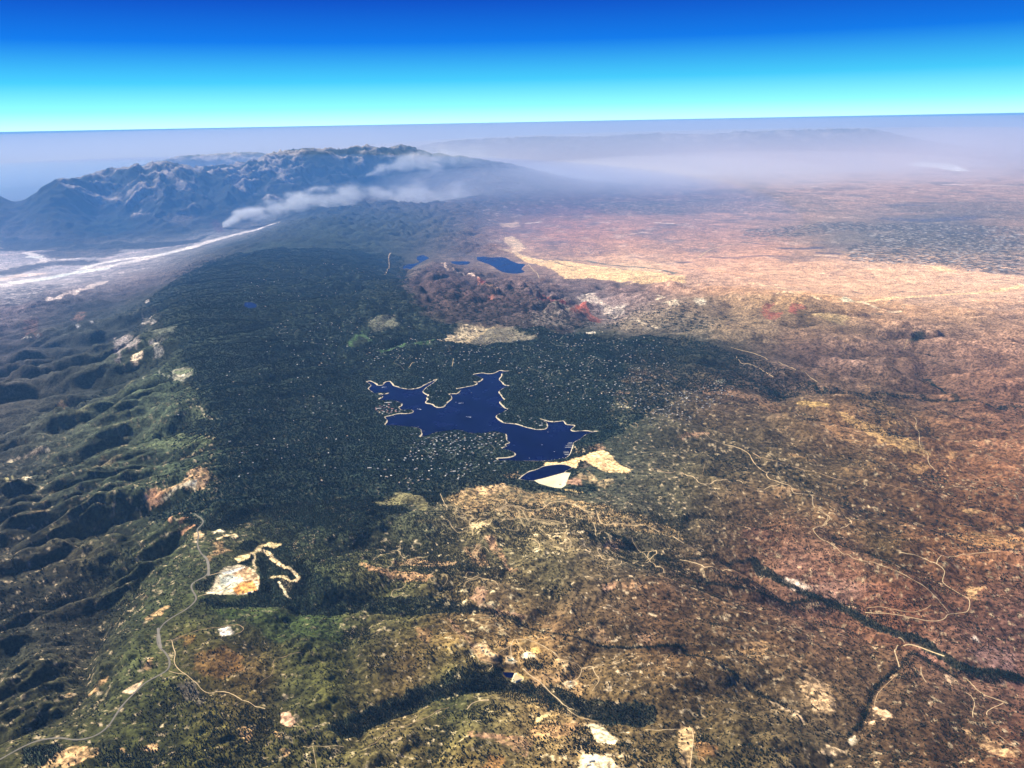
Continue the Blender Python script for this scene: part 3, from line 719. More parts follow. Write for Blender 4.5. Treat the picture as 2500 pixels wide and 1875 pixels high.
for q_ in [(1630,1440,1700,1410),(1650,1560,1740,1490),(1530,1440,1610,1380)]:
    stroke(fr(d2, [q_[:2], q_[2:]]), (202,152,112), 22, .9)
paint(fr(d2, [(380,1520),(520,1450),(740,1420),(880,1420),(1080,1390),(1100,1440),(900,1480),(600,1520)]), (104,98,62), .6)
# --- bare hills and meadows beyond the lake
paint(fr(Q5, [(640,350),(700,310),(780,235),(900,240),(960,265),(880,320),(820,360)]), (206,184,146), .95, .8, .85); paint(fr(Q5, [(820,360),(880,320),(960,265),(1080,250),(1200,280),(1260,330),(1100,355),(900,365)]), (118,110,90), .9, .8)
stroke(fr(Q5, [(820,360),(890,310),(960,268),(1050,252)]), (186,164,124), 30, .8)
paint(fr(Q5, [(190,215),(300,200),(350,195),(350,250),(260,275),(200,280)]), (104,104,84), .9); 
for g_ in ([(40,385),(80,340),(140,270),(175,290),(200,350),(185,365),(150,320),(80,380)], [(230,400),(330,375),(425,360),(420,380),(250,415)], [(470,365),(570,345),(605,340),(580,360),(480,372)]):
    paint(fr(Q5, g_), (66,94,54), .9, .8)
paint(fr(Q5, [(200,1390),(290,1350),(380,1325),(520,1345),(575,1400),(540,1445),(470,1390),(350,1405),(280,1400)]), (118,112,76), 1, .6)
paint(fr(Q5, [(680,375),(720,380),(715,410),(695,415)]), (150,140,116), .9, .4); paint(fr(Q5, [(1580,292),(1640,290),(1640,302),(1585,302)]), (240,224,190), 1, .2)
# red retardant drops
RED = (150, 82, 66)
paint(fr(c8, [(1410,960),(1400,890),(1440,840),(1500,830),(1480,900),(1450,950)]), (206,132,102), .8, .8)
stroke(fr(c8, [(770,450),(820,510),(900,540),(960,590),(1080,605),(1180,625),(1260,650)]), (226,196,170), 34, .9); stroke(fr(c8, [(1260,650),(1280,700),(1250,740),(1330,745)]), (232,160,124), 40, .9)
stroke(fr(c8, [(1380,745),(1440,790),(1540,790),(1500,830)]), (240,190,150), 40, .9); paint(fr(c8, [(1290,680),(1380,690),(1350,720),(1290,715)]), (150,66,58), .7)
paint(fr(d3, [(50,150),(100,150),(150,190),(300,210),(280,240),(160,215),(70,185)]), (150,64,62), .8, .6, .9); paint(fr(d3, [(330,270),(390,230),(440,225),(500,265),(520,320),(620,370),(600,400),(520,370),(480,330),(380,310)]), RED, .85, .6, .9)
paint(fr(d3, [(390,250),(430,230),(490,265),(440,275)]), (200,104,84), .6, .8)
paint(fr(Q3, [(520,1480),(545,1440),(600,1415),(600,1450),(570,1480),(660,1480),(650,1510),(590,1530),(545,1510)]), RED, .85, .5, .9); paint(fr(Q3, [(690,1480),(720,1420),(780,1430),(820,1450),(760,1460),(740,1490)]), RED, .85, .5, .9)
paint(fr(Q1, [(1350,900),(1400,890),(1440,960),(1400,970)]), (96,60,70), .5, .6)
paint([(1000,695),(1060,645),(1160,675),(1290,735),(1440,785),(1400,812),(1250,800),(1150,792),(1040,762)], (70,52,52), .55, 1.2)
# canyon cliffs and pale outcrops
paint(fr(d3, [(400,160),(530,120),(600,190),(700,250),(850,230),(830,280),(740,360),(660,310),(560,230)]), (214,196,176), .85, .8, .8)
for q_ in ([(1200,210),(1320,200),(1300,240),(1230,240)], [(1460,180),(1560,170),(1540,250),(1470,240)], [(1100,420),(1160,460),(1090,460)], [(920,380),(1000,385),(990,410)], [(1140,150),(1190,170),(1150,190)]):
    paint(fr(d3, q_), (226,206,172), .9, 1, .95)
paint(fr(d3, [(900,300),(1500,330),(1700,360),(1660,560),(1450,530),(1100,470),(800,470),(760,400)]), (160,144,118), .5, 1.2, .7); paint(fr(d3, [(1560,350),(1900,330),(2212,400),(2212,580),(1900,560),(1640,540)]), (158,134,102), .5, 1.2, .95)
paint(fr(d3, [(0,240),(60,220),(330,250),(340,430),(180,430),(0,400)]), (156,144,128), .6, 1, .7)
paint(fr(d3, [(1640,930),(1710,905),(1750,915),(1700,945)]), (160,156,134), .9, .4); stroke(fr(d3, [(1000,730),(1120,790),(1230,860),(1300,910)]), (132,108,86), 14, .8)
paint(fr(d3, [(730,880),(860,820),(980,830),(1100,870),(1090,930),(860,930)]), (128,104,82), .5, 1, .9); paint(fr(d3, [(1480,1000),(1560,980),(1700,990),(1860,1020),(2000,1060),(2050,1110),(1900,1090),(1720,1040),(1500,1030)]), (160,126,96), .75, 1, .9)
paint(fr(d3, [(1960,1040),(2212,1110),(2212,1260),(2120,1190),(2050,1110)]), (136,106,76), .6)
paint(fr(d3, [(730,1110),(800,1100),(900,1150),(880,1170),(780,1160)]), (170,160,124), .9, .5, .9); paint(fr(d3, [(1320,1420),(1400,1390),(1500,1380),(1560,1390),(1480,1440),(1360,1440)]), (176,138,104), .8, 1, .9)
paint(fr(d3, [(580,1030),(680,1010),(740,1010),(900,1030),(700,1050)]), (170,140,116), .7, 1, .8)
# --- desert floor
paint(fr(Q2, [(1080,1090),(1250,1140),(1450,1150),(1700,1190),(2000,1220),(2212,1250),(2212,1290),(1960,1300),(1840,1305),(1900,1280),(1600,1260),(1450,1265),(1360,1200),(1200,1160)]), (236,196,140), .92, .5)
paint(fr(Q2, [(1050,1000),(1120,995),(1160,1030),(1200,1060),(1130,1100),(1100,1060),(1060,1030)]), (222,190,150), .8, .9); stroke(fr(Q2, [(1070,1075),(1120,1100),(1240,1130),(1310,1160)]), (220,186,144), 110, .8)
stroke(fr(Q2, [(1430,1145),(1600,1150),(1750,1180),(1950,1190),(2150,1230)]), (86,96,84), 90, .85); stroke(fr(Q2, [(1280,1135),(1340,1150),(1500,1190)]), (110,104,84), 50, .7)
paint(fr(Q2, [(1180,1060),(1400,1000),(1650,1040),(1800,1100),(1550,1130),(1300,1110)]), (112,88,92), .55, 1, .8); paint(fr(Q2, [(1850,1040),(2000,1010),(2212,1060),(2212,1160),(1950,1150),(1880,1100)]), (186,140,112), .35)
paint(fr(Q2, [(1080,800),(1500,780),(1700,800),(1700,850),(1300,860),(1100,850)]), (104,76,84), .6, 1, .8); paint(fr(Q2, [(1030,910),(1150,900),(1140,935),(1050,930)]), (214,180,150), .7)
stroke(fr(Q2, [(1200,910),(1290,900)]), (236,214,190), 120, .8); stroke(fr(Q2, [(1830,985),(1950,965),(2000,975)]), (226,200,176), 60, .8); stroke(fr(Q2, [(2040,905),(2130,910)]), (240,220,196), 120, .8); stroke(fr(Q2, [(1900,800),(2050,795),(2150,800)]), (206,190,176), 150, .5)
stroke(fr(Q3, [(450,1290),(560,1310),(690,1330)]), (246,214,160), 50, .9); stroke(fr(Q3, [(630,1360),(700,1340),(715,1370),(800,1365),(900,1400)]), (250,222,170), 45, .9)
stroke(fr(Q3, [(1000,1390),(1200,1420),(1400,1380),(1700,1370),(2000,1350),(2212,1310)]), (244,206,148), 110, .92); paint(fr(Q3, [(1040,1400),(1060,1380),(1110,1410),(1050,1415)]), cream, .9, .4); stroke(fr(Q3, [(1180,1410),(1260,1460),(1420,1475)]), (246,216,170), 60, .9)
stroke(fr(Q3, [(1300,1440),(1420,1420),(1440,1460)]), (190,160,120), 30, .7)
paint(fr(Q3, [(1580,1180),(1700,1190),(1760,1220),(1640,1215)]), (250,206,150), .7); stroke(fr(Q3, [(0,1190),(300,1220),(600,1280),(760,1310)]), (226,170,126), 120, .6)
for q_ in [(1110,1350,1210,1365),(1370,1355,1450,1345),(1290,1410,1350,1420),(1640,1330,1730,1340),(2010,1270,2150,1280),(1370,1405,1410,1400),(1430,1500,1470,1510),(1240,1490,1290,1495)]:
    stroke(fr(Q3, [q_[:2], q_[2:]]), (70,74,70), 60, .85, .95)
stroke(fr(Q3, [(660,1070),(800,1075),(900,1065)]), (84,80,96), 260, .8); stroke(fr(Q3, [(900,1100),(1020,1105)]), (84,80,96), 180, .8); stroke(fr(Q3, [(870,1115),(1000,1120)]), (230,196,166), 90, .8)
stroke(fr(Q3, [(190,1125),(350,1135),(500,1115),(640,1120)]), (100,84,90), 180, .6); stroke(fr(Q3, [(400,1030),(550,1045)]), (100,88,96), 130, .7); stroke(fr(Q3, [(0,1160),(70,1160)]), (96,84,90), 150, .7)
stroke(fr(Q3, [(1360,880),(1500,890),(1700,885),(1880,870)]), (78,80,104), 700, .8, .95); stroke(fr(Q3, [(1760,970),(1960,975)]), (84,86,104), 400, .8, .95)
stroke(fr(Q3, [(1330,790),(1550,795)]), (96,92,110), 500, .7); stroke(fr(Q3, [(1050,775),(1330,785)]), (180,146,126), 500, .35); stroke(fr(Q3, [(1380,850),(1700,840)]), (180,146,132), 500, .35)
TOWN = np.zeros(Z.shape)
for t_, v_ in ((fr(Q3, [(1090,1150),(1050,1080),(1250,1010),(1100,950),(900,980),(700,1000),(420,990),(430,950),(700,930),(900,900),(1100,900),(1400,910),(2212,930),(2212,1240),(1900,1220),(1700,1180),(1500,1165),(1250,1160)]), 1.0),
               (fr(Q3, [(0,700),(500,680),(1000,760),(1000,850),(500,840),(0,830)]), .6), (fr(Q3, [(1300,780),(2212,760),(2212,900),(1900,860),(1400,840)]), .6),
               (fr(d1, [(0,720),(420,680),(450,720),(200,800),(0,870)]), .8), (fr(Q2, [(1500,780),(2212,760),(2212,860),(1700,850)]), .6)):
    idx, ins = poly_mask(t_, 1.5)
    TOWN[idx] = np.maximum(TOWN[idx], ins * v_)
# far dry lake and bright strips
paint(fr(Q3, [(1430,530),(1560,515),(1740,525),(1800,545),(1860,572),(1780,575),(1640,550),(1540,545)]), (255,250,240), .95, .2); stroke(fr(Q3, [(1720,662),(1850,660)]), (226,206,194), 420, .5); stroke(fr(Q3, [(1990,665),(2130,668)]), (226,206,194), 420, .5)
# --- right hand slopes
paint(fr(Q6, [(740,745),(800,730),(950,750),(960,775),(850,770)]), (190,156,96), .9, .5); paint(fr(Q6, [(990,800),(1080,805),(1130,850),(1300,900),(1480,970),(1560,1040),(1610,1080),(1450,1060),(1280,1010),(1150,920),(1050,850)]), (184,148,94), .85, .8, .97)
paint(fr(Q6, [(1000,960),(1100,970),(1140,1000),(1060,1000)]), (160,124,82), .7, 1, .9); paint(fr(Q6, [(1490,1140),(1590,1150),(1560,1190),(1490,1180)]), (170,134,86), .7, 1, .9); paint(fr(Q6, [(850,180),(1000,170),(1090,200),(1040,240),(960,220)]), (190,162,112), .6)
paint(fr(Q6, [(600,1300),(700,1290),(760,1340),(620,1350)]), (158,126,88), .6); paint(fr(Q6, [(1740,1060),(1800,1060),(1780,1110),(1740,1100)]), (170,130,84), .7)
paint(fr(Q6, [(1480,330),(1550,260),(1585,290),(1530,350),(1490,355)]), (66,68,58), .85); 
for q_ in [(1840,1440,2010,1460),(1900,1590,2212,1640),(2060,1540,2212,1560),(1350,880,1450,890),(1480,900,1560,920),(700,1080,860,1120)]:
    stroke(fr(Q6, [q_[:2], ((q_[0] + q_[2]) / 2, (q_[1] + q_[3]) / 2 - 8), q_[2:]]), (186,148,98), 45, .7, .85)
paint(fr(Q9, [(650,440),(700,440),(840,490),(800,520),(720,500)]), (232,206,176), .9, .6); paint(fr(Q9, [(400,160),(480,110),(560,130),(560,190),(500,220)]), (124,84,66), .4); paint(fr(Q9, [(760,540),(1000,440),(1240,480),(1180,560),(1000,600)]), (160,124,104), .5)
paint(fr(Q9, [(1150,480),(1300,470),(1480,560),(1440,620),(1200,620)]), (132,88,66), .45); paint(fr(Q9, [(1850,490),(1950,500),(1900,580),(1840,560)]), (204,162,110), .8); paint(fr(Q9, [(1700,160),(2000,180),(2212,180),(2212,230),(1900,230)]), (196,148,92), .6, 1, .9)
paint(fr(Q9, [(360,850),(540,840),(560,870),(520,990),(480,940)]), (178,142,96), .8, .8, .95); paint(fr(Q9, [(770,1090),(880,1070),(960,1140),(1000,1290),(940,1330),(840,1230),(790,1170)]), (206,172,126), .85, 1, .85)
paint(fr(Q9, [(1230,1280),(1310,1290),(1370,1330),(1290,1350)]), (226,186,140), .95, .6); paint(fr(Q9, [(1160,1350),(1250,1370),(1250,1390),(1180,1380)]), (230,190,146), .95, .6); paint(fr(Q9, [(900,1560),(960,1510),(1060,1550),(940,1575)]), (226,196,150), .9, .8, .95)
paint(fr(Q9, [(600,1240),(650,1245),(780,1300),(790,1340),(700,1290)]), (236,204,158), .85, .8, .9); paint(fr(Q9, [(1070,1480),(1120,1450),(1140,1480),(1090,1510)]), (236,216,176), .9, .5); paint(fr(Q9, [(1800,1390),(1900,1400),(2100,1520),(2212,1590),(2150,1600),(1950,1510)]), (206,166,116), .7, 1, .85)
paint(fr(Q9, [(1870,830),(1910,820),(1920,850)]), (226,206,180), .9); paint(fr(Q9, [(1860,900),(2000,880),(2150,920),(2150,1030),(1950,1000)]), (150,118,108), .5, 1, .9); paint(fr(Q9, [(1700,1090),(1760,1080),(1790,1120),(1730,1120)]), (206,172,130), .8)
paint(fr(Q9, [(0,1380),(90,1400),(90,1500),(60,1659),(0,1659)]), (212,176,122), .8, .6); paint(fr(Q9, [(110,1500),(230,1520),(230,1600),(120,1600)]), (168,122,74), .7); paint(fr(Q9, [(1560,880),(1700,940),(1720,1000),(1560,930)]), (150,108,90), .6)
# --- centre foreground: dirt pads, ranch tracks
for k_ in PADS: paint(PADS[k_], (255,240,200), 1, .25)
paint(fr(c1, [(60,120),(200,60),(330,90),(420,200),(540,260),(550,340),(480,400),(240,390),(180,280),(90,200)]), (214,172,116), .8, .5)
paint(fr(c1, [(740,720),(800,580),(850,560),(960,640),(960,690),(900,710),(820,750)]), (246,214,138), 1, .2)
paint(fr(c1, [(1080,160),(1190,140),(1300,220),(1180,290),(1090,240)]), (216,172,100), .8, .5); paint(fr(c1, [(1520,330),(1700,370),(1690,440),(1640,500),(1560,420)]), (236,198,140), .8, .7)
paint(fr(c1, [(980,540),(1100,520),(1300,540),(1500,500),(1600,560),(1560,700),(1400,780),(1250,800),(1130,810),(1100,700)]), (196,156,106), .8, .8, .95); paint(fr(c1, [(1640,560),(1900,560),(1940,700),(1950,960),(1900,1010),(1800,880),(1640,820)]), (206,164,106), .8, .8, .95)
paint(fr(c1, [(480,40),(700,30),(860,200),(1030,220),(1300,300),(1500,280),(1640,520),(1300,530),(900,480),(650,420),(560,300)]), (168,134,86), .75, .8, .9); paint(fr(c1, [(1160,1380),(1300,1290),(1440,1220),(1450,1260),(1330,1340),(1200,1420)]), (232,200,136), .9, .5)
paint(fr(c1, [(1130,1500),(1500,1400),(1900,1440),(1700,1659),(1000,1659)]), (196,152,102), .75, .8, .95); paint(fr(c1, [(0,1640),(600,1610),(900,1640),(900,1659),(0,1659)]), (210,160,116), .7, .8); paint(fr(c1, [(2000,1440),(2212,1430),(2212,1659),(2130,1560)]), (250,226,176), .9, .5)
paint(fr(Q8, [(1600,1380),(1680,1390),(1740,1450),(1800,1480),(1760,1510),(1650,1500),(1620,1440)]), (252,228,176), .95, .5); paint(fr(Q8, [(1550,1570),(1750,1600),(1800,1659),(1540,1659)]), (246,220,170), .9, .6); paint(fr(Q8, [(820,1440),(1100,1440),(1240,1470),(1200,1590),(1160,1560),(1000,1480)]), (196,154,110), .7, .8, .9)
paint(fr(Q8, [(950,1560),(1060,1570),(1000,1659),(900,1659)]), (190,140,80), .7); paint(fr(Q8, [(480,760),(600,800),(590,860),(520,850)]), (160,124,80), .7); paint(fr(Q8, [(700,700),(860,830),(850,900),(780,800)]), (176,138,104), .7, 1, .9)
paint(fr(Q8, [(120,350),(250,370),(450,400),(600,410),(560,440),(300,430),(180,390)]), (206,160,112), .85, .8, .9); paint(fr(Q8, [(340,340),(500,310),(740,340),(640,370),(440,360)]), (196,156,110), .7, .8, .9); paint(fr(Q8, [(830,560),(900,480),(960,520),(920,590),(1200,680),(1150,700),(900,620)]), (176,136,106), .6, .8, .95)
paint(fr(Q8, [(920,160),(990,160),(1060,340),(1160,390),(1100,400),(1040,320)]), (206,160,116), .8, .8, .95); paint(fr(Q8, [(780,250),(900,230),(940,300),(960,360),(860,340)]), (190,150,106), .7, 1, .85); paint(fr(Q8, [(1680,210),(1780,200),(1830,250),(1760,260)]), (190,150,112), .7)
paint(fr(Q8, [(1570,760),(1680,780),(1760,850),(1640,840)]), (190,152,108), .7, 1, .9); paint(fr(Q8, [(1900,790),(2000,800),(2010,860),(1940,850)]), (176,136,100), .6, 1, .9); paint(fr(Q8, [(1690,480),(1760,470),(1740,520),(1690,515)]), (206,160,120), .8); paint(fr(Q8, [(1800,460),(1950,480),(1930,520),(1820,510)]), (196,152,106), .7, 1, .9)
paint(fr(Q8, [(480,70),(640,60),(760,100),(700,120),(520,90)]), (116,108,76), .8); paint(fr(Q8, [(830,100),(900,75),(960,110),(880,130)]), (226,200,146), .8, .6, .9); paint(fr(Q8, [(180,520),(340,500),(340,580),(200,580)]), (92,92,48), .7)
# --- below the big lake: yellow cut ground
SANDY = (246, 208, 146)
paint(fr(c7, [(1320,330),(1460,300),(1560,260),(1700,230),(1800,300),(1900,400),(2050,470),(2130,490),(2070,550),(1800,540),(1650,510),(1550,440),(1380,370),(1340,480),(1290,480),(1180,420),(860,440),(880,400),(1100,395),(1200,370)]), SANDY, 1, .5)
paint(fr(c7, [(1650,430),(1900,430),(1960,460),(1900,500),(1700,490)]), (240,188,136), .8, .5); paint(fr(c7, [(1360,400),(1440,375),(1540,445),(1420,490),(1360,480)]), (92,80,64), .9, .3)
paint(fr(c7, [(1460,160),(1700,140),(1750,210),(1640,230),(1490,230)]), (190,150,116), .8, .8, .8); paint(fr(c7, [(1160,650),(1300,620),(1400,650),(1410,730),(1200,715)]), (172,134,104), .95, .3); paint(fr(c7, [(1280,560),(1400,550),(1500,620),(1480,660),(1380,640),(1300,610)]), (158,134,98), .9, .4)
paint(fr(c7, [(1470,520),(1560,590),(1640,690),(1700,660),(1840,640),(1860,690),(1720,770),(1620,740),(1500,640)]), (206,178,128), .85, .6, .9); paint(fr(c7, [(1130,790),(1250,790),(1420,825),(1390,835),(1150,810)]), (214,186,126), .9, .4)
paint(fr(c7, [(230,590),(330,580),(420,530),(480,530),(530,580),(480,630),(330,620)]), (190,158,116), .85, .6, .9); paint(fr(c7, [(1270,170),(1330,130),(1480,170),(1490,270),(1350,300),(1280,270)]), (104,92,70), .9, .4); stroke(fr(c7, [(1320,170),(1310,230),(1370,270),(1440,250),(1420,200)]), (206,184,142), 14, .9)
paint(fr(Q5, [(690,1360),(800,1310),(950,1270),(1080,1280),(1200,1310),(1350,1330),(1500,1380),(1700,1400),(1900,1460),(2100,1540),(2212,1600),(2212,1640),(1900,1560),(1700,1540),(1500,1480),(1300,1480),(1100,1490),(1000,1440),(800,1440)]), (196,162,110), .7, 1.2, .75)
paint(fr(Q5, [(880,1290),(1060,1260),(1080,1290),(950,1330),(890,1320)]), (230,190,136), .8, .8, .9); paint(fr(Q5, [(1000,1400),(1150,1390),(1280,1440),(1100,1470)]), (128,110,76), .8)
# --- the quarry on the rim road
paint(PIT, (246, 224, 178), 1, .25); paint(fr(c2, [(890,1080),(1060,960),(1230,940),(1290,1060),(1270,1130),(1160,1150),(960,1185),(900,1120)]), (230,158,80), .95, .3); paint(fr(c2, [(890,830),(980,780),(1080,720),(1060,790),(970,850),(960,870)]), (196,152,106), .9, .3)
paint(fr(c2, [(980,850),(1100,700),(1150,720),(1250,800),(1330,900),(1340,1000),(1240,920),(1100,920)]), (204,164,116), .9, .3); paint(fr(c2, [(700,800),(1060,700),(1080,720),(860,830),(720,850)]), (255,250,224), 1, .2); paint(fr(c2, [(740,900),(900,860),(930,930),(860,1020),(740,1030),(700,960)]), (255,246,214), 1, .2)
paint(fr(c2, [(910,570),(1020,520),(1150,500),(1160,560),(1060,600),(970,640)]), (240,214,150), 1, .4); paint(fr(c2, [(1180,480),(1280,420),(1350,340),(1520,300),(1710,330),(1640,400),(1560,420),(1430,360),(1330,440),(1220,500)]), (236,210,148), .95, .4)
stroke(fr(c2, [(1320,430),(1440,470),(1540,560),(1650,650),(1780,720),(1880,770),(1960,860),(2020,900),(1960,960)]), (226,200,150), 22, .95); stroke(fr(c2, [(1180,490),(1250,500),(1230,600),(1230,660),(1260,740),(1220,860)]), (226,200,150), 12, .95)
paint(fr(c2, [(1650,980),(1800,900),(1960,950),(1900,1060),(1780,1150),(1720,1080)]), (176,158,116), .85, .6); stroke(fr(c2, [(1650,980),(1740,1110),(1780,1220),(1840,1240)]), (246,226,176), 13, 1); stroke(fr(c2, [(1530,900),(1640,890),(1780,910),(1880,960)]), (232,206,150), 18, .9)
paint(fr(c2, [(530,130),(620,100),(760,100),(700,140),(560,155)]), (250,230,184), 1, .3); stroke(fr(c2, [(640,250),(760,190),(930,170),(940,220)]), (240,212,160), 18, .95); paint(fr(c2, [(240,160),(330,110),(410,170),(350,240),(240,250)]), (222,190,140), .9, .5)
paint(fr(c2, [(590,300),(700,280),(760,420),(900,450),(700,500),(560,560),(500,640),(480,560),(640,440)]), (172,140,98), .85, .7, .9)
for q_ in ([(500,1160),(700,1130),(900,1000),(1060,950)], [(660,850),(700,960),(720,1040),(660,1080)]):
    stroke(fr(c2, q_), (255,244,206), 12, .9)
paint(fr(c3, [(1780,550),(1860,490),(2050,400),(2120,350),(2060,440),(1990,520),(1920,570)]), (230,200,156), 1, .3); paint(fr(Q7, [(1810,1310),(1850,1300),(1900,1360),(1870,1395),(1800,1370)]), (226,182,142), 1, .4); paint(fr(Q7, [(1400,760),(1470,745),(1500,790),(1430,810)]), (226,214,190), .95, .5)
paint(fr(Q7, [(1250,930),(1450,880),(1560,940),(1560,1040),(1400,1080),(1280,1060)]), (134,96,54), .5); paint(fr(Q7, [(1160,830),(1250,810),(1240,850),(1180,870)]), (158,122,64), .7); paint(fr(Q7, [(1150,1150),(1250,1100),(1320,1230),(1270,1250)]), (116,106,90), .7)
for q_ in ([(1530,1400),(1610,1400),(1600,1500),(1560,1490)], [(1750,1430),(1810,1440),(1790,1470)], [(1790,1560),(1860,1540),(1840,1590)], [(340,1580),(480,1520),(640,1540),(560,1600),(420,1659),(260,1659)], [(770,1530),(810,1530),(800,1560)], [(900,1520),(1000,1500),(990,1560)], [(950,690),(1000,650),(1080,620),(1040,680),(960,715)], [(620,1130),(690,1070),(640,1150),(560,1200)], [(440,1190),(480,1160),(470,1210)], [(920,1010),(990,950),(960,1030)]):
    paint(fr(Q7, q_), (214,172,118), .85, .7, .9)
paint(fr(Q7, [(1300,560),(1800,640),(2212,640),(2212,860),(1800,850),(1500,700)]), (64,80,36), .5); paint(fr(Q7, [(1950,880),(2212,900),(2212,1350),(2050,1250)]), (88,86,40), .5)
RGB = np.clip(RGB, .004, .9)

# ------------------------------------------------------------------ where trees stand: 0..1
FOR = np.zeros(Z.shape)
def wood(pts, v, warp=1.0, cut=False):
    idx, ins = poly_mask(pts, warp)
    if cut: FOR[idx] = FOR[idx] * (1 - ins) + np.minimum(FOR[idx], v) * ins
    else: FOR[idx] = np.maximum(FOR[idx], v * ins)
def woodline(pts, width, v=1.0, warp=.5):
    ln = smooth_line(cast(pts)[:, :2], 2)
    idx = region(ln, width * 2 + 100)
    xx = X[idx] + (WXp[idx] - X[idx]) * warp; yy = Y[idx] + (WYp[idx] - Y[idx]) * warp
    dd = seg_dist(np.stack([xx, yy], 1), ln)
    FOR[idx] = np.maximum(FOR[idx], (dd < width * (1 + .6 * JIT[idx])) * v)

wood([(515,1200),(540,1120),(528,1085),(432,1058),(520,1022),(505,985),(480,940),(470,905),(440,870),(440,835),(395,800),(390,770),(360,740),(420,690),(480,650),(560,628),(640,590),(760,585),(850,600),(930,625),(985,660),(990,700),
      (1010,740),(1050,780),(1120,800),(1250,800),(1360,815),(1500,820),(1640,825),(1760,850),(1900,900),(2020,960),(1900,975),(1780,945),(1660,960),(1600,1000),(1540,1040),(1480,1080),
      (1440,1120),(1380,1200),(1250,1185),(1130,1200),(1060,1235),(960,1250),(900,1320),(760,1290),(640,1245),(560,1290),(480,1290),(345,1245),(400,1225),(480,1205)], 1.0, 1.9)
wood([(1620,815),(1780,845),(1920,895),(2040,965),(1900,985),(1760,950),(1640,900)], .62, 1.5, True)
wood([(640,592),(700,560),(800,538),(900,545),(980,600),(985,660),(930,625),(850,600),(760,585)], .55, 1.2)
wood([(520,1210),(540,1120),(528,1085),(520,1022),(480,940),(440,870),(395,800),(360,740),(300,760),(330,830),(390,900),(420,960),(440,1010),(410,1050),(430,1110),(400,1170),(350,1230),(420,1250)], .34, 2.4)
wood([(420,690),(480,650),(560,628),(640,590),(760,585),(700,545),(600,575),(520,600),(430,640)], .30, 2.4)
wood([(1560,880),(1680,880),(1800,930),(1720,950),(1600,980),(1520,1040),(1480,1010)], .62, 1.2, True); wood([(1490,850),(1600,840),(1680,900),(1560,930)], .75, 1.2, True)
wood(fr(Q5, [(640,350),(780,235),(1080,250),(1260,330),(1100,360),(820,362)]), .03, .8, True); wood(fr(Q5, [(180,210),(350,190),(355,260),(200,285)]), .05, .8, True)
for g_ in ([(40,385),(140,270),(200,350),(80,390)], [(225,400),(425,358),(425,385),(250,420)], [(465,368),(605,338),(580,365)]): wood(fr(Q5, g_), 0, .4, True)
wood(fr(Q5, [(200,1390),(380,1322),(575,1395),(545,1450),(350,1408)]), 0, .6, True); wood(fr(d2, [(1550,90),(1740,65),(1730,130),(1640,195),(1560,180)]), .03, .3, True)
wood(fr(d1, [(1150,1110),(1250,1095),(1255,1235),(1190,1240)]), .05, .5, True); wood(fr(d1, [(1150,1030),(1350,990),(1360,1055),(1180,1085)]), .1, .5, True); wood(fr(d1, [(1090,930),(1190,975),(1150,1000)]), .1, .5, True)
wood([(1080,700),(1250,700),(1450,790),(1400,815),(1250,800),(1100,790),(1020,760)], .34, 1.2)
wood([(1480,745),(1700,740),(1760,800),(1600,810),(1480,800)], .25, 1.2)
# mixed woods below the lake and round the quarry
wood([(900,1280),(1100,1240),(1300,1230),(1480,1230),(1640,1330),(1700,1400),(1600,1400),(1450,1340),(1250,1330),(1050,1330)], .40, 1.2)
wood([(560,1290),(700,1260),(900,1320),(1050,1330),(1250,1380),(1200,1420),(1000,1440),(860,1440),(760,1400),(650,1310)], .50, 1.2)
wood(fr(c7, [(720,680),(790,710),(1000,770),(1130,770),(1420,735),(1560,690),(1640,760),(1500,850),(1200,840),(900,800)]), .95, .5)
wood([(480,1465),(600,1460),(640,1400),(640,1320),(680,1320),(760,1400),(850,1440),(1060,1455),(1180,1478),(1100,1500),(900,1492),(700,1485),(560,1482)], .9, .8)
wood(fr(c2, [(540,560),(640,620),(660,720),(560,820),(520,700)]), .4); wood(fr(c2, [(960,420),(1160,440),(1280,400),(1320,290),(1150,260),(1000,330)]), .85, .6); wood(fr(c2, [(880,640),(1000,660),(1150,680),(1220,600),(1190,520),(1060,600)]), .9, .5); wood(fr(c2, [(1310,560),(1540,600),(1560,900),(1640,1100),(1700,1250),(1400,1280),(1360,900),(1310,700)]), .95, .5)
wood(fr(c2, [(250,1000),(540,900),(560,1050),(420,1140),(300,1180)]), .75, .6); wood(fr(c2, [(1600,420),(1720,360),(1850,500),(1850,700),(1700,600)]), .8, .6)
wood(fr(Q7, [(690,250),(900,230),(900,290),(700,390),(540,470),(500,330)]), .45, 1.2); wood(fr(Q7, [(0,600),(250,360),(300,480),(100,760),(0,800)]), .30, 1.2); wood(fr(Q7, [(600,560),(900,450),(980,520),(760,700),(640,760)]), .28, 1.2)
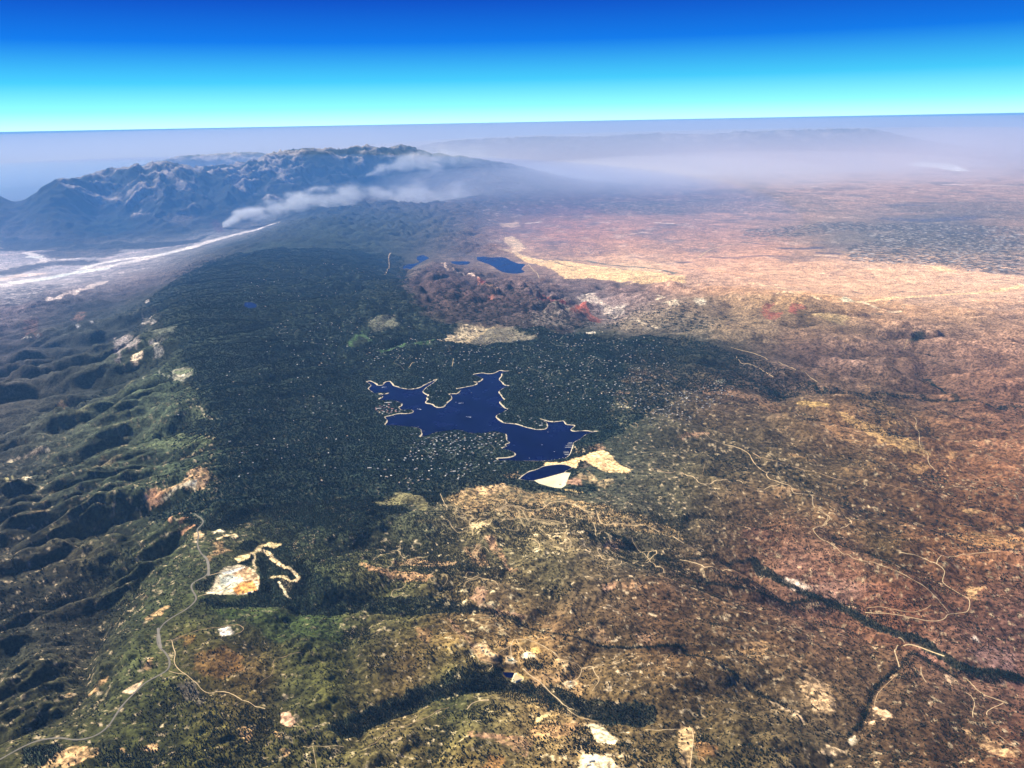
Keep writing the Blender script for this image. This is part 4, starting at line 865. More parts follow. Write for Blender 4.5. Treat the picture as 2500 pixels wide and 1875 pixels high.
# bottom of the picture
woodline(fr(Q8, [(0,1420),(300,1310),(550,1190),(800,1130),(1050,1110),(1250,1160),(1500,1240),(1750,1310),(1950,1330)]), 95, .92)
wood(fr(Q8, [(640,1080),(1000,1000),(1150,1050),(1350,1170),(1500,1200),(1750,1290),(1500,1330),(1250,1260),(1000,1180),(700,1180)]), .8, .8)
wood(fr(Q8, [(0,1380),(250,1300),(420,1180),(700,1080),(780,1130),(560,1260),(300,1340),(60,1480),(0,1500)]), .85, .8); wood(fr(Q8, [(790,1280),(960,1230),(1100,1290),(950,1370),(830,1360)]), .55, .8)
wood(fr(Q7, [(1300,1340),(1500,1250),(1700,1280),(1760,1400),(1650,1560),(1700,1659),(1100,1659),(1080,1560),(1250,1480)]), .62, 1.0); wood(fr(c3, [(350,1350),(560,1330),(850,1330),(1000,1430),(880,1560),(600,1620),(350,1600)]), .95, .4); wood(fr(c3, [(1480,1420),(1650,1400),(1900,1450),(2200,1480),(2200,1660),(1500,1660)]), .75, .7)
wood(fr(Q7, [(600,1500),(900,1480),(1080,1560),(1100,1659),(500,1659)]), .42, 1.0); wood(fr(Q7, [(1700,1400),(2212,1500),(2212,1659),(1650,1659)]), .38, 1.0); wood(fr(Q7, [(950,1120),(1200,1080),(1420,1200),(1350,1320),(1000,1320)]), .3, 1.0)
wood(fr(c1, [(970,350),(1130,330),(1230,400),(1330,420),(1250,520),(1030,510),(960,440)]), .95, .4); wood(fr(c1, [(480,420),(640,440),(640,560),(600,640),(420,640),(380,540)]), .9, .5); wood(fr(c1, [(0,180),(100,220),(200,380),(120,460),(0,440)]), .7, .5)
wood(fr(c1, [(1600,560),(1720,500),(1700,400),(1620,520)]), .9, .3); wood(fr(c1, [(1770,540),(1840,560),(1830,640),(1770,640)]), .9, .3); wood(fr(c1, [(480,0),(1900,460),(1950,900),(1300,820),(1000,640),(640,420)]), .30, 1.0)
wood(fr(Q8, [(1480,1400),(1640,1390),(1620,1500),(1700,1560),(1560,1590),(1480,1500)]), .75, .6); wood(fr(Q8, [(1240,1290),(1480,1400),(1560,1580),(1300,1590),(1200,1450)]), .33, .8); wood(fr(Q8, [(1700,1500),(2212,1540),(2212,1659),(1800,1659)]), .40, .8); wood(fr(Q8, [(200,1450),(800,1440),(1200,1600),(700,1659),(180,1659)]), .22, .8)
woodline(fr(Q9, [(480,320),(560,420),(800,540),(1060,620),(1250,750),(1400,800),(1550,820),(1680,930),(1800,1020),(2000,1040),(2212,1090)]), 40, 1.0, .2); woodline(fr(Q9, [(680,600),(800,590),(1000,620)]), 80, .8); woodline(fr(Q9, [(1100,620),(1200,680),(1350,710),(1430,740)]), 50, .6); woodline(fr(Q9, [(1840,1040),(2000,1060),(2150,1080)]), 60, .8)
woodline(fr(Q9, [(120,440),(300,420),(420,470),(600,560)]), 90, .55); woodline(fr(Q9, [(0,880),(200,960),(450,1150),(600,1220),(800,1330)]), 22, .6, .2); woodline(fr(Q9, [(1430,980),(1480,930),(1560,950),(1640,1010),(1800,1040)]), 26, .8, .2); woodline(fr(Q9, [(1400,1040),(1280,1120),(1230,1200),(1180,1370)]), 34, .6)
wood(fr(Q9, [(1380,960),(1500,980),(1540,1080),(1400,1100)]), .6, .5); wood(fr(Q9, [(220,1560),(500,1480),(700,1540),(800,1659),(220,1659)]), .40, .8); wood(fr(Q9, [(100,1450),(190,1440),(180,1500),(100,1560)]), .7, .5); wood(fr(Q9, [(560,1180),(900,1380),(1100,1400),(1000,1500),(600,1350)]), .22, 1)
woodline(fr(Q9, [(1640,150),(1780,180),(1900,200),(2050,240)]), 60, .35); woodline(fr(Q9, [(1850,260),(2000,250),(2100,260),(2212,290)]), 60, .35); wood(fr(Q9, [(1900,500),(2212,420),(2212,600),(1950,640)]), .12)
woodline(fr(Q6, [(0,330),(160,450),(400,560),(600,650),(900,680),(1100,690),(1300,700)]), 130, .6); woodline(fr(Q6, [(1300,690),(1500,700),(1590,715)]), 40, .5); woodline(fr(Q6, [(1600,600),(1700,680),(1780,720)]), 60, .3); woodline(fr(Q6, [(2000,770),(2120,760),(2212,775)]), 60, .5); woodline(fr(Q6, [(1500,350),(1560,290)]), 120, .5)
wood(fr(Q6, [(1120,720),(1280,700),(1430,900),(1540,1000),(1300,960),(1120,840)]), .26, 1.2); wood(fr(Q6, [(480,1120),(700,1150),(860,1250),(700,1230),(520,1170)]), .3, 1.2); wood(fr(Q6, [(1540,1190),(1640,1170),(1720,1250),(1600,1240)]), .5); wood(fr(Q6, [(180,1080),(420,1080),(440,1300),(180,1260)]), .28, 1.2); wood(fr(Q6, [(0,1450),(60,1480),(40,1560),(0,1560)]), .8)
woodline([(330,920),(228,962),(114,1015),(0,1058)], 110, .55); woodline([(480,1042),(300,1085),(150,1152),(0,1178)], 90, .5); woodline([(510,1130),(360,1190),(220,1250),(100,1290)], 90, .5); woodline([(342,1355),(243,1408),(114,1478)], 110, .5)
woodline(fr(Q8, [(0,560),(300,570),(600,600),(900,625),(1170,740)]), 40, .8); woodline(fr(Q8, [(1650,870),(1800,890),(2212,870)]), 12, .9, .1); wood(fr(Q8, [(1290,520),(1400,460),(1560,510),(1420,580)]), .55); wood(fr(Q8, [(0,470),(160,460),(200,600),(600,560),(620,620),(0,620)]), .8); wood(fr(Q8, [(460,350),(760,340),(1100,390),(800,400),(560,440)]), .8, .6); wood(fr(Q8, [(640,470),(860,450),(840,560),(640,600)]), .6); wood(fr(Q8, [(800,250),(940,260),(960,350),(820,340)]), .6)
wood(fr(Q8, [(1000,90),(1250,130),(1200,260),(1040,230)]), .5); wood(fr(Q8, [(1550,130),(1800,170),(2000,270),(2090,330),(1900,280),(1620,190)]), .85, .6); wood(fr(Q8, [(1450,60),(2212,240),(2212,60),(1900,0),(1450,0)]), .40, 1.0); wood(fr(Q8, [(200,690),(0,780),(0,860),(190,850)]), .45); wood(fr(Q8, [(200,860),(850,880),(860,960),(560,1010),(180,1060)]), .28)
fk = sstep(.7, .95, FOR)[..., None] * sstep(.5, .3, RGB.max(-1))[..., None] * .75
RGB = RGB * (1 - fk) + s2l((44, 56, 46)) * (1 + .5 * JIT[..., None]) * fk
RGB = np.clip(RGB, .004, .9)
# trees seek the gullies, and leave clear what is bare
FOR = np.clip(FOR, 0, 1)
near_w = sstep(13e3, 8e3, RR)
open_ = (.10 + .12 * fbm(X / 380, Y / 380, 3, 88, .6)) * near_w
FOR = np.maximum(FOR, np.clip(open_, .015 * near_w, .3))
FOR = np.clip(FOR + .12 * sstep(-.35, -.62, RELIEF) * sstep(24e3, 18e3, RR) * np.clip(AMP / 45, 0, 1), 0, 1)
bright = RGB.max(-1)
FOR *= sstep(.62, .42, bright) * .92 + .08 * (bright < .75)
def creek(pts, width, v):
    ln = smooth_line(cast(pts)[:, :2], 2)
    idx, dd = line_dist(ln, width * 2.5)
    width = width * .72
    q = dd / width + .8 * JFINE[idx] + .35 * MOT[idx]
    FOR[idx] = np.maximum(FOR[idx], v * sstep(1.15, .8, q))
    k = sstep(1.3, .8, q)[:, None]
    RGB[idx] = RGB[idx] * (1 - .8 * k) + s2l((52, 50, 38)) * .8 * k
creek(fr(Q9, [(480,320),(560,420),(800,540),(1060,620),(1250,750),(1400,800),(1550,820),(1680,930),(1800,1020),(2000,1040),(2212,1090)]), 36, 1.0)
creek(fr(Q9, [(0,420),(130,460),(300,480),(550,560),(700,600),(830,580)]), 24, .9)
creek(fr(Q9, [(0,880),(200,960),(450,1150),(600,1220),(800,1330)]), 15, .7)
creek(fr(Q9, [(1430,1000),(1300,1080),(1230,1200),(1180,1370),(1080,1460)]), 18, .8)
creek(fr(Q8, [(0,1420),(300,1310),(550,1190),(800,1130),(1050,1110),(1250,1160),(1500,1240),(1750,1310),(1950,1330)]), 58, 1.0)
creek(fr(Q8, [(0,560),(300,570),(600,600),(900,625),(1170,740),(1400,800),(1650,870),(1800,890),(2212,870)]), 14, .9)
creek(fr(Q8, [(1550,130),(1800,170),(2000,270),(2090,330),(2212,400)]), 30, .9)
creek(fr(Q6, [(1600,600),(1700,680),(1780,720)]), 50, .6); creek(fr(Q6, [(1300,690),(1590,715),(1800,740),(2000,770),(2120,760),(2212,775)]), 36, .7)
creek([(1420,1270),(1500,1310),(1580,1350),(1680,1375),(1780,1370),(1842,1366)], 26, .8)
SHORE = 20.0
FOR = np.where(LAKED < SHORE, 0, FOR)
SHR = np.clip(.75 - FOR * .5, 0, 1) * sstep(.55, .25, bright) * np.where(LAKED < 45, 0, 1)   # low scrub

# ------------------------------------------------------------------ look-ups on the finished ground
def gidx(x, y):
    x, y = np.asarray(x, float), np.asarray(y, float)
    th = np.arctan2(x, y); r_ = np.hypot(x, y)
    ci = np.clip(np.interp(th, front, np.arange(len(front))), 0, len(front) - 1.001)
    ri = np.clip(np.interp(r_, R, np.arange(NR)), 0, NR - 1.001)
    return ri, ci
def sample(A, x, y):
    ri, ci = gidx(x, y)
    r0, c0 = ri.astype(int), ci.astype(int); rf, cf = ri - r0, ci - c0
    return (A[r0, c0] * (1 - cf) + A[r0, c0 + 1] * cf) * (1 - rf) + (A[r0 + 1, c0] * (1 - cf) + A[r0 + 1, c0 + 1] * cf) * rf
def ground(x, y): return sample(Z, x, y)
def near_val(A, x, y):
    ri, ci = gidx(x, y)
    return A[np.round(ri).astype(int), np.round(ci).astype(int)]
def slope_normal(x, y, e=25.0):
    zx = (ground(x + e, y) - ground(x - e, y)) / (2 * e); zy = (ground(x, y + e) - ground(x, y - e)) / (2 * e)
    return zx, zy

# ------------------------------------------------------------------ materials
MATS = {}
def principled(name, col, rough=.9, spec=.2):
    mt = bpy.data.materials.new(name)
    mt.use_nodes = True
    b = mt.node_tree.nodes['Principled BSDF']
    b.inputs['Base Color'].default_value = (*col, 1)
    b.inputs['Roughness'].default_value = rough
    b.inputs['Specular IOR Level'].default_value = spec
    MATS[name] = mt
    return mt, mt.node_tree.nodes, mt.node_tree.links, b

def noise_node(nt, lk, scale, detail=4, rough=.6, vec=None):
    n_ = nt.new('ShaderNodeTexNoise')
    n_.inputs['Scale'].default_value = scale
    n_.inputs['Detail'].default_value = detail
    n_.inputs['Roughness'].default_value = rough
    if vec is not None: lk.new(vec, n_.inputs['Vector'])
    return n_
def map_node(nt, lk, src, a0, a1, b0, b1):
    n_ = nt.new('ShaderNodeMapRange')
    for k_, v_ in (('From Min', a0), ('From Max', a1), ('To Min', b0), ('To Max', b1)): n_.inputs[k_].default_value = v_
    lk.new(src, n_.inputs['Value'])
    return n_.outputs[0]
def mathn(nt, lk, op, a_, b_):
    n_ = nt.new('ShaderNodeMath'); n_.operation = op
    for i, v_ in enumerate((a_, b_)):
        if isinstance(v_, (int, float)): n_.inputs[i].default_value = v_
        else: lk.new(v_, n_.inputs[i])
    return n_.outputs[0]
def mixc(nt, lk, fac, a_, b_, blend='MIX'):
    n_ = nt.new('ShaderNodeMix'); n_.data_type = 'RGBA'; n_.blend_type = blend
    for i, v_ in ((0, fac), (6, a_), (7, b_)):
        if isinstance(v_, (int, float)): n_.inputs[i].default_value = v_
        elif isinstance(v_, tuple): n_.inputs[i].default_value = (*v_, 1)
        else: lk.new(v_, n_.inputs[i])
    return n_.outputs[2]

# ground: soil colour of the place, grain, scrub mottling, town blocks on the plain
mt, nt, lk, b = principled('ground_soil', (.2, .15, .1), .95, .1)
at = nt.new('ShaderNodeAttribute'); at.attribute_name = 'soil'
tw = nt.new('ShaderNodeAttribute'); tw.attribute_name = 'town'
geo = nt.new('ShaderNodeNewGeometry')
pos = geo.outputs['Position']
n1 = noise_node(nt, lk, 1 / 260, 7, .68, pos)
n2 = noise_node(nt, lk, 1 / 46, 5, .7, pos)
n3 = noise_node(nt, lk, 1 / 1400, 6, .65, pos)
f1 = map_node(nt, lk, n1.outputs['Fac'], .34, .66, .6, 1.42)
f2 = map_node(nt, lk, n2.outputs['Fac'], .41, .60, .42, 1.72)
f3 = map_node(nt, lk, n3.outputs['Fac'], .3, .7, .8, 1.2)
ff = mathn(nt, lk, 'MULTIPLY', mathn(nt, lk, 'MULTIPLY', f1, f2), f3)
col = mixc(nt, lk, 1.0, at.outputs['Color'], ff, 'MULTIPLY')
warm = mixc(nt, lk, map_node(nt, lk, n3.outputs['Fac'], .35, .65, 0, .5), col, mixc(nt, lk, 1.0, col, (1.08, .96, .84), 'MULTIPLY'))
v1 = nt.new('ShaderNodeTexVoronoi'); v1.inputs['Scale'].default_value = 1 / 115; lk.new(pos, v1.inputs['Vector'])
vs_ = nt.new('ShaderNodeSeparateColor'); lk.new(v1.outputs['Color'], vs_.inputs[0])
nb = noise_node(nt, lk, 1 / 900, 3, .6, pos)
dark_f = mathn(nt, lk, 'MULTIPLY', tw.outputs['Fac'], map_node(nt, lk, mathn(nt, lk, 'ADD', vs_.outputs[0], nb.outputs['Fac']), .8, 1.05, 0, .9))
lite_f = mathn(nt, lk, 'MULTIPLY', tw.outputs['Fac'], map_node(nt, lk, vs_.outputs[1], .88, .95, 0, .65))
t1 = mixc(nt, lk, dark_f, warm, (.07, .066, .07))
t2 = mixc(nt, lk, lite_f, t1, (.62, .56, .52))
lk.new(t2, b.inputs['Base Color'])
bmp = nt.new('ShaderNodeBump'); bmp.inputs['Distance'].default_value = 7.0; bmp.inputs['Strength'].default_value = .55
lk.new(mathn(nt, lk, 'ADD', n2.outputs['Fac'], mathn(nt, lk, 'MULTIPLY', n1.outputs['Fac'], 4.0)), bmp.inputs['Height'])
lk.new(bmp.outputs[0], b.inputs['Normal'])

def plain(name, col, rough=.85, spec=.2, var=.25, scale=.2):
    col = tuple(float(c_) for c_ in col)
    mt, nt, lk, b = principled(name, col, rough, spec)
    geo = nt.new('ShaderNodeNewGeometry'); oi = nt.new('ShaderNodeObjectInfo')
    n_ = noise_node(nt, lk, scale, 4, .6, geo.outputs['Position'])
    f = mathn(nt, lk, 'MULTIPLY', map_node(nt, lk, n_.outputs['Fac'], .3, .7, 1 - var, 1 + var), map_node(nt, lk, oi.outputs['Random'], 0, 1, 1 - var, 1 + var))
    if 'leaf' in name:
        nl_ = noise_node(nt, lk, 1 / 420, 5, .65, geo.outputs['Position'])
        f = mathn(nt, lk, 'MULTIPLY', f, map_node(nt, lk, nl_.outputs['Fac'], .36, .64, .55, 1.9))
    lk.new(mixc(nt, lk, 1.0, col, f, 'MULTIPLY'), b.inputs['Base Color'])
    return mt
plain('conifer_leaf', (.006, .026, .026), .8, .15, .35, .05)
plain('oak_leaf', (.010, .014, .007), .8, .15, .40, .05)
plain('scrub_leaf', (.020, .022, .011), .85, .1, .45, .05)
plain('bark', (.09, .06, .04), .9, .1, .3, 1.5)
plain('asphalt', s2l((134, 126, 112)), .9, .1, .12, .02)
plain('dirt', s2l((222, 192, 144)), .95, .1, .15, .03)
plain('dirt_dull', s2l((180, 150, 112)), .95, .1, .2, .03)
plain('shore_sand', s2l((232, 214, 176)), .95, .1, .22, .03)
plain('pale_wall', s2l((196, 186, 168)), .8, .2, .2, .1)
plain('timber_wall', s2l((140, 116, 92)), .8, .2, .25, .1)
plain('roof_pale', s2l((206, 202, 192)), .7, .2, .12, .1)
plain('roof_grey', s2l((176, 180, 180)), .75, .2, .2, .1)
plain('roof_tan', s2l((206, 180, 150)), .8, .2, .2, .1)
plain('roof_green', s2l((120, 138, 122)), .6, .2, .15, .1)
plain('roof_red', s2l((176, 128, 118)), .8, .2, .2, .1)
plain('roof_blue', s2l((48, 62, 104)), .6, .2, .1, .1)
plain('boat_white', (.8, .8, .8), .35, .4, .05, .2)
plain('deck_wood', s2l((206, 200, 186)), .85, .15, .12, .2)
plain('foam', (.75, .78, .8), .7, .2, .2, .3)
plain('dam_face', s2l((252, 236, 186)), .92, .1, .07, .02)
plain('dam_crest', s2l((214, 192, 146)), .92, .1, .15, .05)

mt, nt, lk, b = principled('water', (.0004, .001, .034), .12, .22)
b.inputs['IOR'].default_value = 1.33
geo = nt.new('ShaderNodeNewGeometry')
n_ = noise_node(nt, lk, 1 / 14, 4, .6, geo.outputs['Position']); n4 = noise_node(nt, lk, 1 / 420, 3, .6, geo.outputs['Position'])
bmp = nt.new('ShaderNodeBump'); bmp.inputs['Distance'].default_value = .6; bmp.inputs['Strength'].default_value = .35
lk.new(n_.outputs['Fac'], bmp.inputs['Height']); lk.new(bmp.outputs[0], b.inputs['Normal'])
lk.new(map_node(nt, lk, n4.outputs['Fac'], .35, .65, .08, .3), b.inputs['Roughness'])
lk.new(mixc(nt, lk, map_node(nt, lk, n4.outputs['Fac'], .35, .65, 0, 1), (.0003, .0008, .026), (.0006, .0022, .044)), b.inputs['Base Color'])

# ------------------------------------------------------------------ object helpers
def mesh_obj(name, verts, faces, mat, parent=None, link=True):
    me = bpy.data.meshes.new(name)
    me.from_pydata([tuple(map(float, v)) for v in verts], [], faces)
    me.update()
    if mat: me.materials.append(MATS[mat])
    o = bpy.data.objects.new(name, me)
    if link: C.objects.link(o)
    if parent: o.parent = parent
    return o
def bm_obj(name, bm, mat, parent=None, link=True):
    me = bpy.data.meshes.new(name)
    bm.to_mesh(me); bm.free()
    if mat: me.materials.append(MATS[mat])
    o = bpy.data.objects.new(name, me)
    if link: C.objects.link(o)
    if parent: o.parent = parent
    return o
def thing(name, label, cat, loc=(0, 0, 0), rz=0.0, group=None, scale=1.0):
    o = bpy.data.objects.new(name, None)
    o.empty_display_size = 1.0
    C.objects.link(o)
    o.location = [float(v) for v in loc]; o.rotation_euler = (0, 0, float(rz)); o.scale = (scale,) * 3
    o['label'] = label; o['category'] = cat
    if group: o['group'] = group
    return o
def child(name, me, parent, loc=(0, 0, 0), rot=(0, 0, 0)):
    o = bpy.data.objects.new(name, me); C.objects.link(o); o.parent = parent; o.location = loc; o.rotation_euler = rot
    return o
def box(bm, x0, x1, y0, y1, z0, z1):
    v = [bm.verts.new(p) for p in ((x0,y0,z0),(x1,y0,z0),(x1,y1,z0),(x0,y1,z0),(x0,y0,z1),(x1,y0,z1),(x1,y1,z1),(x0,y1,z1))]
    for f in ((3,2,1,0),(4,5,6,7),(0,1,5,4),(1,2,6,5),(2,3,7,6),(3,0,4,7)): bm.faces.new([v[i] for i in f])
def mesh_of(bm, name, mat):
    me = bpy.data.meshes.new(name); bm.to_mesh(me); bm.free(); me.materials.append(MATS[mat]); return me

def to_px(x, y, z):
    d = np.stack([x, y, z - CAM_H], -1)
    w = d @ FWD
    return W0 / 2 + FPX * (d @ RIGHT) / w, H0 / 2 - FPX * (d @ UP) / w

# ------------------------------------------------------------------ the ground sheet
nv = NR * NC
co = np.empty((nv, 3), np.float32)
co[:, 0] = X.ravel(); co[:, 1] = Y.ravel(); co[:, 2] = Z.ravel()
ii, jj = np.meshgrid(np.arange(NR - 1), np.arange(NC), indexing='ij')
j2 = (jj + 1) % NC
quad = np.stack([ii * NC + jj, ii * NC + j2, (ii + 1) * NC + j2, (ii + 1) * NC + jj], -1).reshape(-1, 4)[:, ::-1]
me = bpy.data.meshes.new('ground')
me.vertices.add(nv); me.vertices.foreach_set('co', co.ravel())
nq = len(quad)
me.loops.add(nq * 4); me.loops.foreach_set('vertex_index', quad.astype(np.int32).ravel())
me.polygons.add(nq)
me.polygons.foreach_set('loop_start', np.arange(nq, dtype=np.int32) * 4)
me.polygons.foreach_set('loop_total', np.full(nq, 4, np.int32))
me.update(calc_edges=True)
me.polygons.foreach_set('use_smooth', np.ones(nq, bool))
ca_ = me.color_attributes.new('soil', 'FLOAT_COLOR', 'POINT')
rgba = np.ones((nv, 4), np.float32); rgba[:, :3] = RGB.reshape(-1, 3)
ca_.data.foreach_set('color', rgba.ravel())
ta = me.attributes.new('town', 'FLOAT', 'POINT'); ta.data.foreach_set('value', TOWN.astype(np.float32).ravel())
me.materials.append(MATS['ground_soil'])
gob = bpy.data.objects.new('ground', me); C.objects.link(gob)
gob['kind'] = 'structure'; gob['label'] = 'mountain country running down to a desert plain'

# ------------------------------------------------------------------ water and shores
WLAB = {'lake': 'large navy blue mountain lake with many bays', 'pond': 'small dark pond held behind the pale earth dam', 'tarn': 'tiny dark pond beside the yellow earth bank',
        'far_lake_main': 'blue reservoir below the desert ridge', 'far_lake_middle': 'small middle arm of the blue reservoir', 'far_lake_west': 'western arm of the blue reservoir', 'small_forest_lake': 'small lake deep in the dark forest'}
def water_sheet(name, poly, z):
    p = smooth_line(np.vstack([poly, poly[:1]]), 1)[:-1]
    bm = bmesh.new()
    vv = [bm.verts.new((float(a_), float(b_), float(z))) for a_, b_ in p]
    f = bm.faces.new(vv); bm.normal_update()
    if f.normal.z < 0: f.normal_flip()
    bmesh.ops.triangulate(bm, faces=bm.faces[:])
    o = bm_obj({'lake': 'lake', 'pond': 'pond', 'tarn': 'pond', 'small_forest_lake': 'lake'}.get(name, 'reservoir'), bm, 'water')
    o['kind'] = 'structure'; o['label'] = WLAB[name]
    return p
def shore_strip(poly, z, width, rise):
    # a band of bare bank just outside the water, hugging the outline
    p = np.asarray(poly)
    area = .5 * np.sum(p[:, 0] * np.roll(p[:, 1], -1) - np.roll(p[:, 0], -1) * p[:, 1])
    t = np.roll(p, -1, 0) - np.roll(p, 1, 0)
    t /= np.maximum(np.linalg.norm(t, axis=1, keepdims=True), 1e-6)
    nrm = np.stack([t[:, 1], -t[:, 0]], 1) * (1 if area > 0 else -1)
    wv = width * np.clip(1 + 2.4 * fbm(p[:, 0] / 130, p[:, 1] / 130, 3, 77), .05, 2.2)[:, None]
    wv = wv * (1 - .72 * sstep(-.15, .5, -nrm[:, 1]))[:, None]
    rows = [(-6, -.6), (0.0, .35), (.45, .6), (1.0, 1.0)]
    V = []
    for q, (k_, h_) in enumerate(rows):
        off = nrm * (k_ if k_ < 0 else k_ * wv)
        V.append(np.column_stack([p + off, np.full(len(p), z + (h_ * rise if q else -.6))]))
    n_ = len(p); F = []
    for a_ in range(3):
        for i in range(n_):
            j = (i + 1) % n_
            F.append((a_ * n_ + i, a_ * n_ + j, (a_ + 1) * n_ + j, (a_ + 1) * n_ + i))
    o = mesh_obj('shore', np.vstack(V), F, 'shore_sand')
    o['kind'] = 'structure'
    return o
for nm, w2, z in waters:
    p = water_sheet(nm, w2, z)
    if nm == 'lake':
        shore_strip(subdiv(np.vstack([p, p[:1]]), 18)[:-1], z, 17, 4.0)['label'] = 'pale bare bank round the big lake'
    if nm == 'pond':
        shore_strip(subdiv(np.vstack([p, p[:1]]), 14)[:-1], z, 9, 2.0)['label'] = 'thin pale bank round the dam pond'

# ------------------------------------------------------------------ roads and tracks
EX_S = 10.0; EX_X0, EX_Y0 = -14000.0, 3000.0
EXC = np.zeros((2800, 2600), bool)                             # ground that stays free of plants, 10 m cells
def exclude(x, y, rad):
    x, y = np.atleast_1d(x), np.atleast_1d(y)
    k_ = int(math.ceil(rad / EX_S))
    ix = ((x - EX_X0) / EX_S).astype(int); iy = ((y - EX_Y0) / EX_S).astype(int)
    for a_ in range(-k_, k_ + 1):
        for c_ in range(-k_, k_ + 1):
            if a_ * a_ + c_ * c_ > (rad / EX_S + .3) ** 2: continue
            u_, v_ = ix + a_, iy + c_
            ok = (u_ >= 0) & (v_ >= 0) & (u_ < EXC.shape[0]) & (v_ < EXC.shape[1])
            EXC[u_[ok], v_[ok]] = True
def is_free(x, y):
    ix = ((x - EX_X0) / EX_S).astype(int); iy = ((y - EX_Y0) / EX_S).astype(int)
    ok = (ix >= 0) & (iy >= 0) & (ix < EXC.shape[0]) & (iy < EXC.shape[1])
    out = np.ones(len(x), bool)
    out[ok] = ~EXC[ix[ok], iy[ok]]
    return out
def ribbon(name, label, px, width, mat, lift=1.6, wob=.18, clear=True, world=None):
    ln = smooth_line(cast(px)[:, :2] if world is None else world, 3)
    dist = float(np.hypot(*ln.mean(0)))
    ln = subdiv(ln, max(7.0, dist / 900))
    t = np.gradient(ln, axis=0); t /= np.maximum(np.linalg.norm(t, axis=1, keepdims=True), 1e-9)
    nr_ = np.stack([-t[:, 1], t[:, 0]], 1)
    width = width * .62
    w_ = width * .5 * (1 + wob * fbm(ln[:, 0] / 60, ln[:, 1] / 60, 3, 55) * 2)
    V = []; N = len(ln)
    for k_ in (-1, -.5, 0, .5, 1):
        q = ln + nr_ * (w_ * k_)[:, None]
        V.append(np.column_stack([q, ground(q[:, 0], q[:, 1]) + lift - (.9 if abs(k_) == 1 else 0)]))
    F = [(a_ * N + i, (a_ + 1) * N + i, (a_ + 1) * N + i + 1, a_ * N + i + 1) for a_ in range(4) for i in range(N - 1)]
    F = [f[::-1] for f in F]
    o = mesh_obj(name, np.vstack(V), F, mat)
    for p_ in o.data.polygons: p_.use_smooth = True
    o['kind'] = 'structure'; o['label'] = label
    if clear: exclude(ln[:, 0], ln[:, 1], width * .5 + 12)
    return o
ribbon('road', 'grey highway winding along the rim past the quarry', HIGHWAY, 24, 'asphalt')
ribbon('road_shoulder', 'wide grey turnout of the rim highway above the quarry', fr(c2, [(480,870),(480,700),(450,580),(400,540)]), 40, 'asphalt', 1.9)
ribbon('road_shoulder', 'wide grey turnout at the bend of the rim highway', fr(Q7, [(1015,760),(1025,830),(1035,890)]), 34, 'asphalt', 1.9)
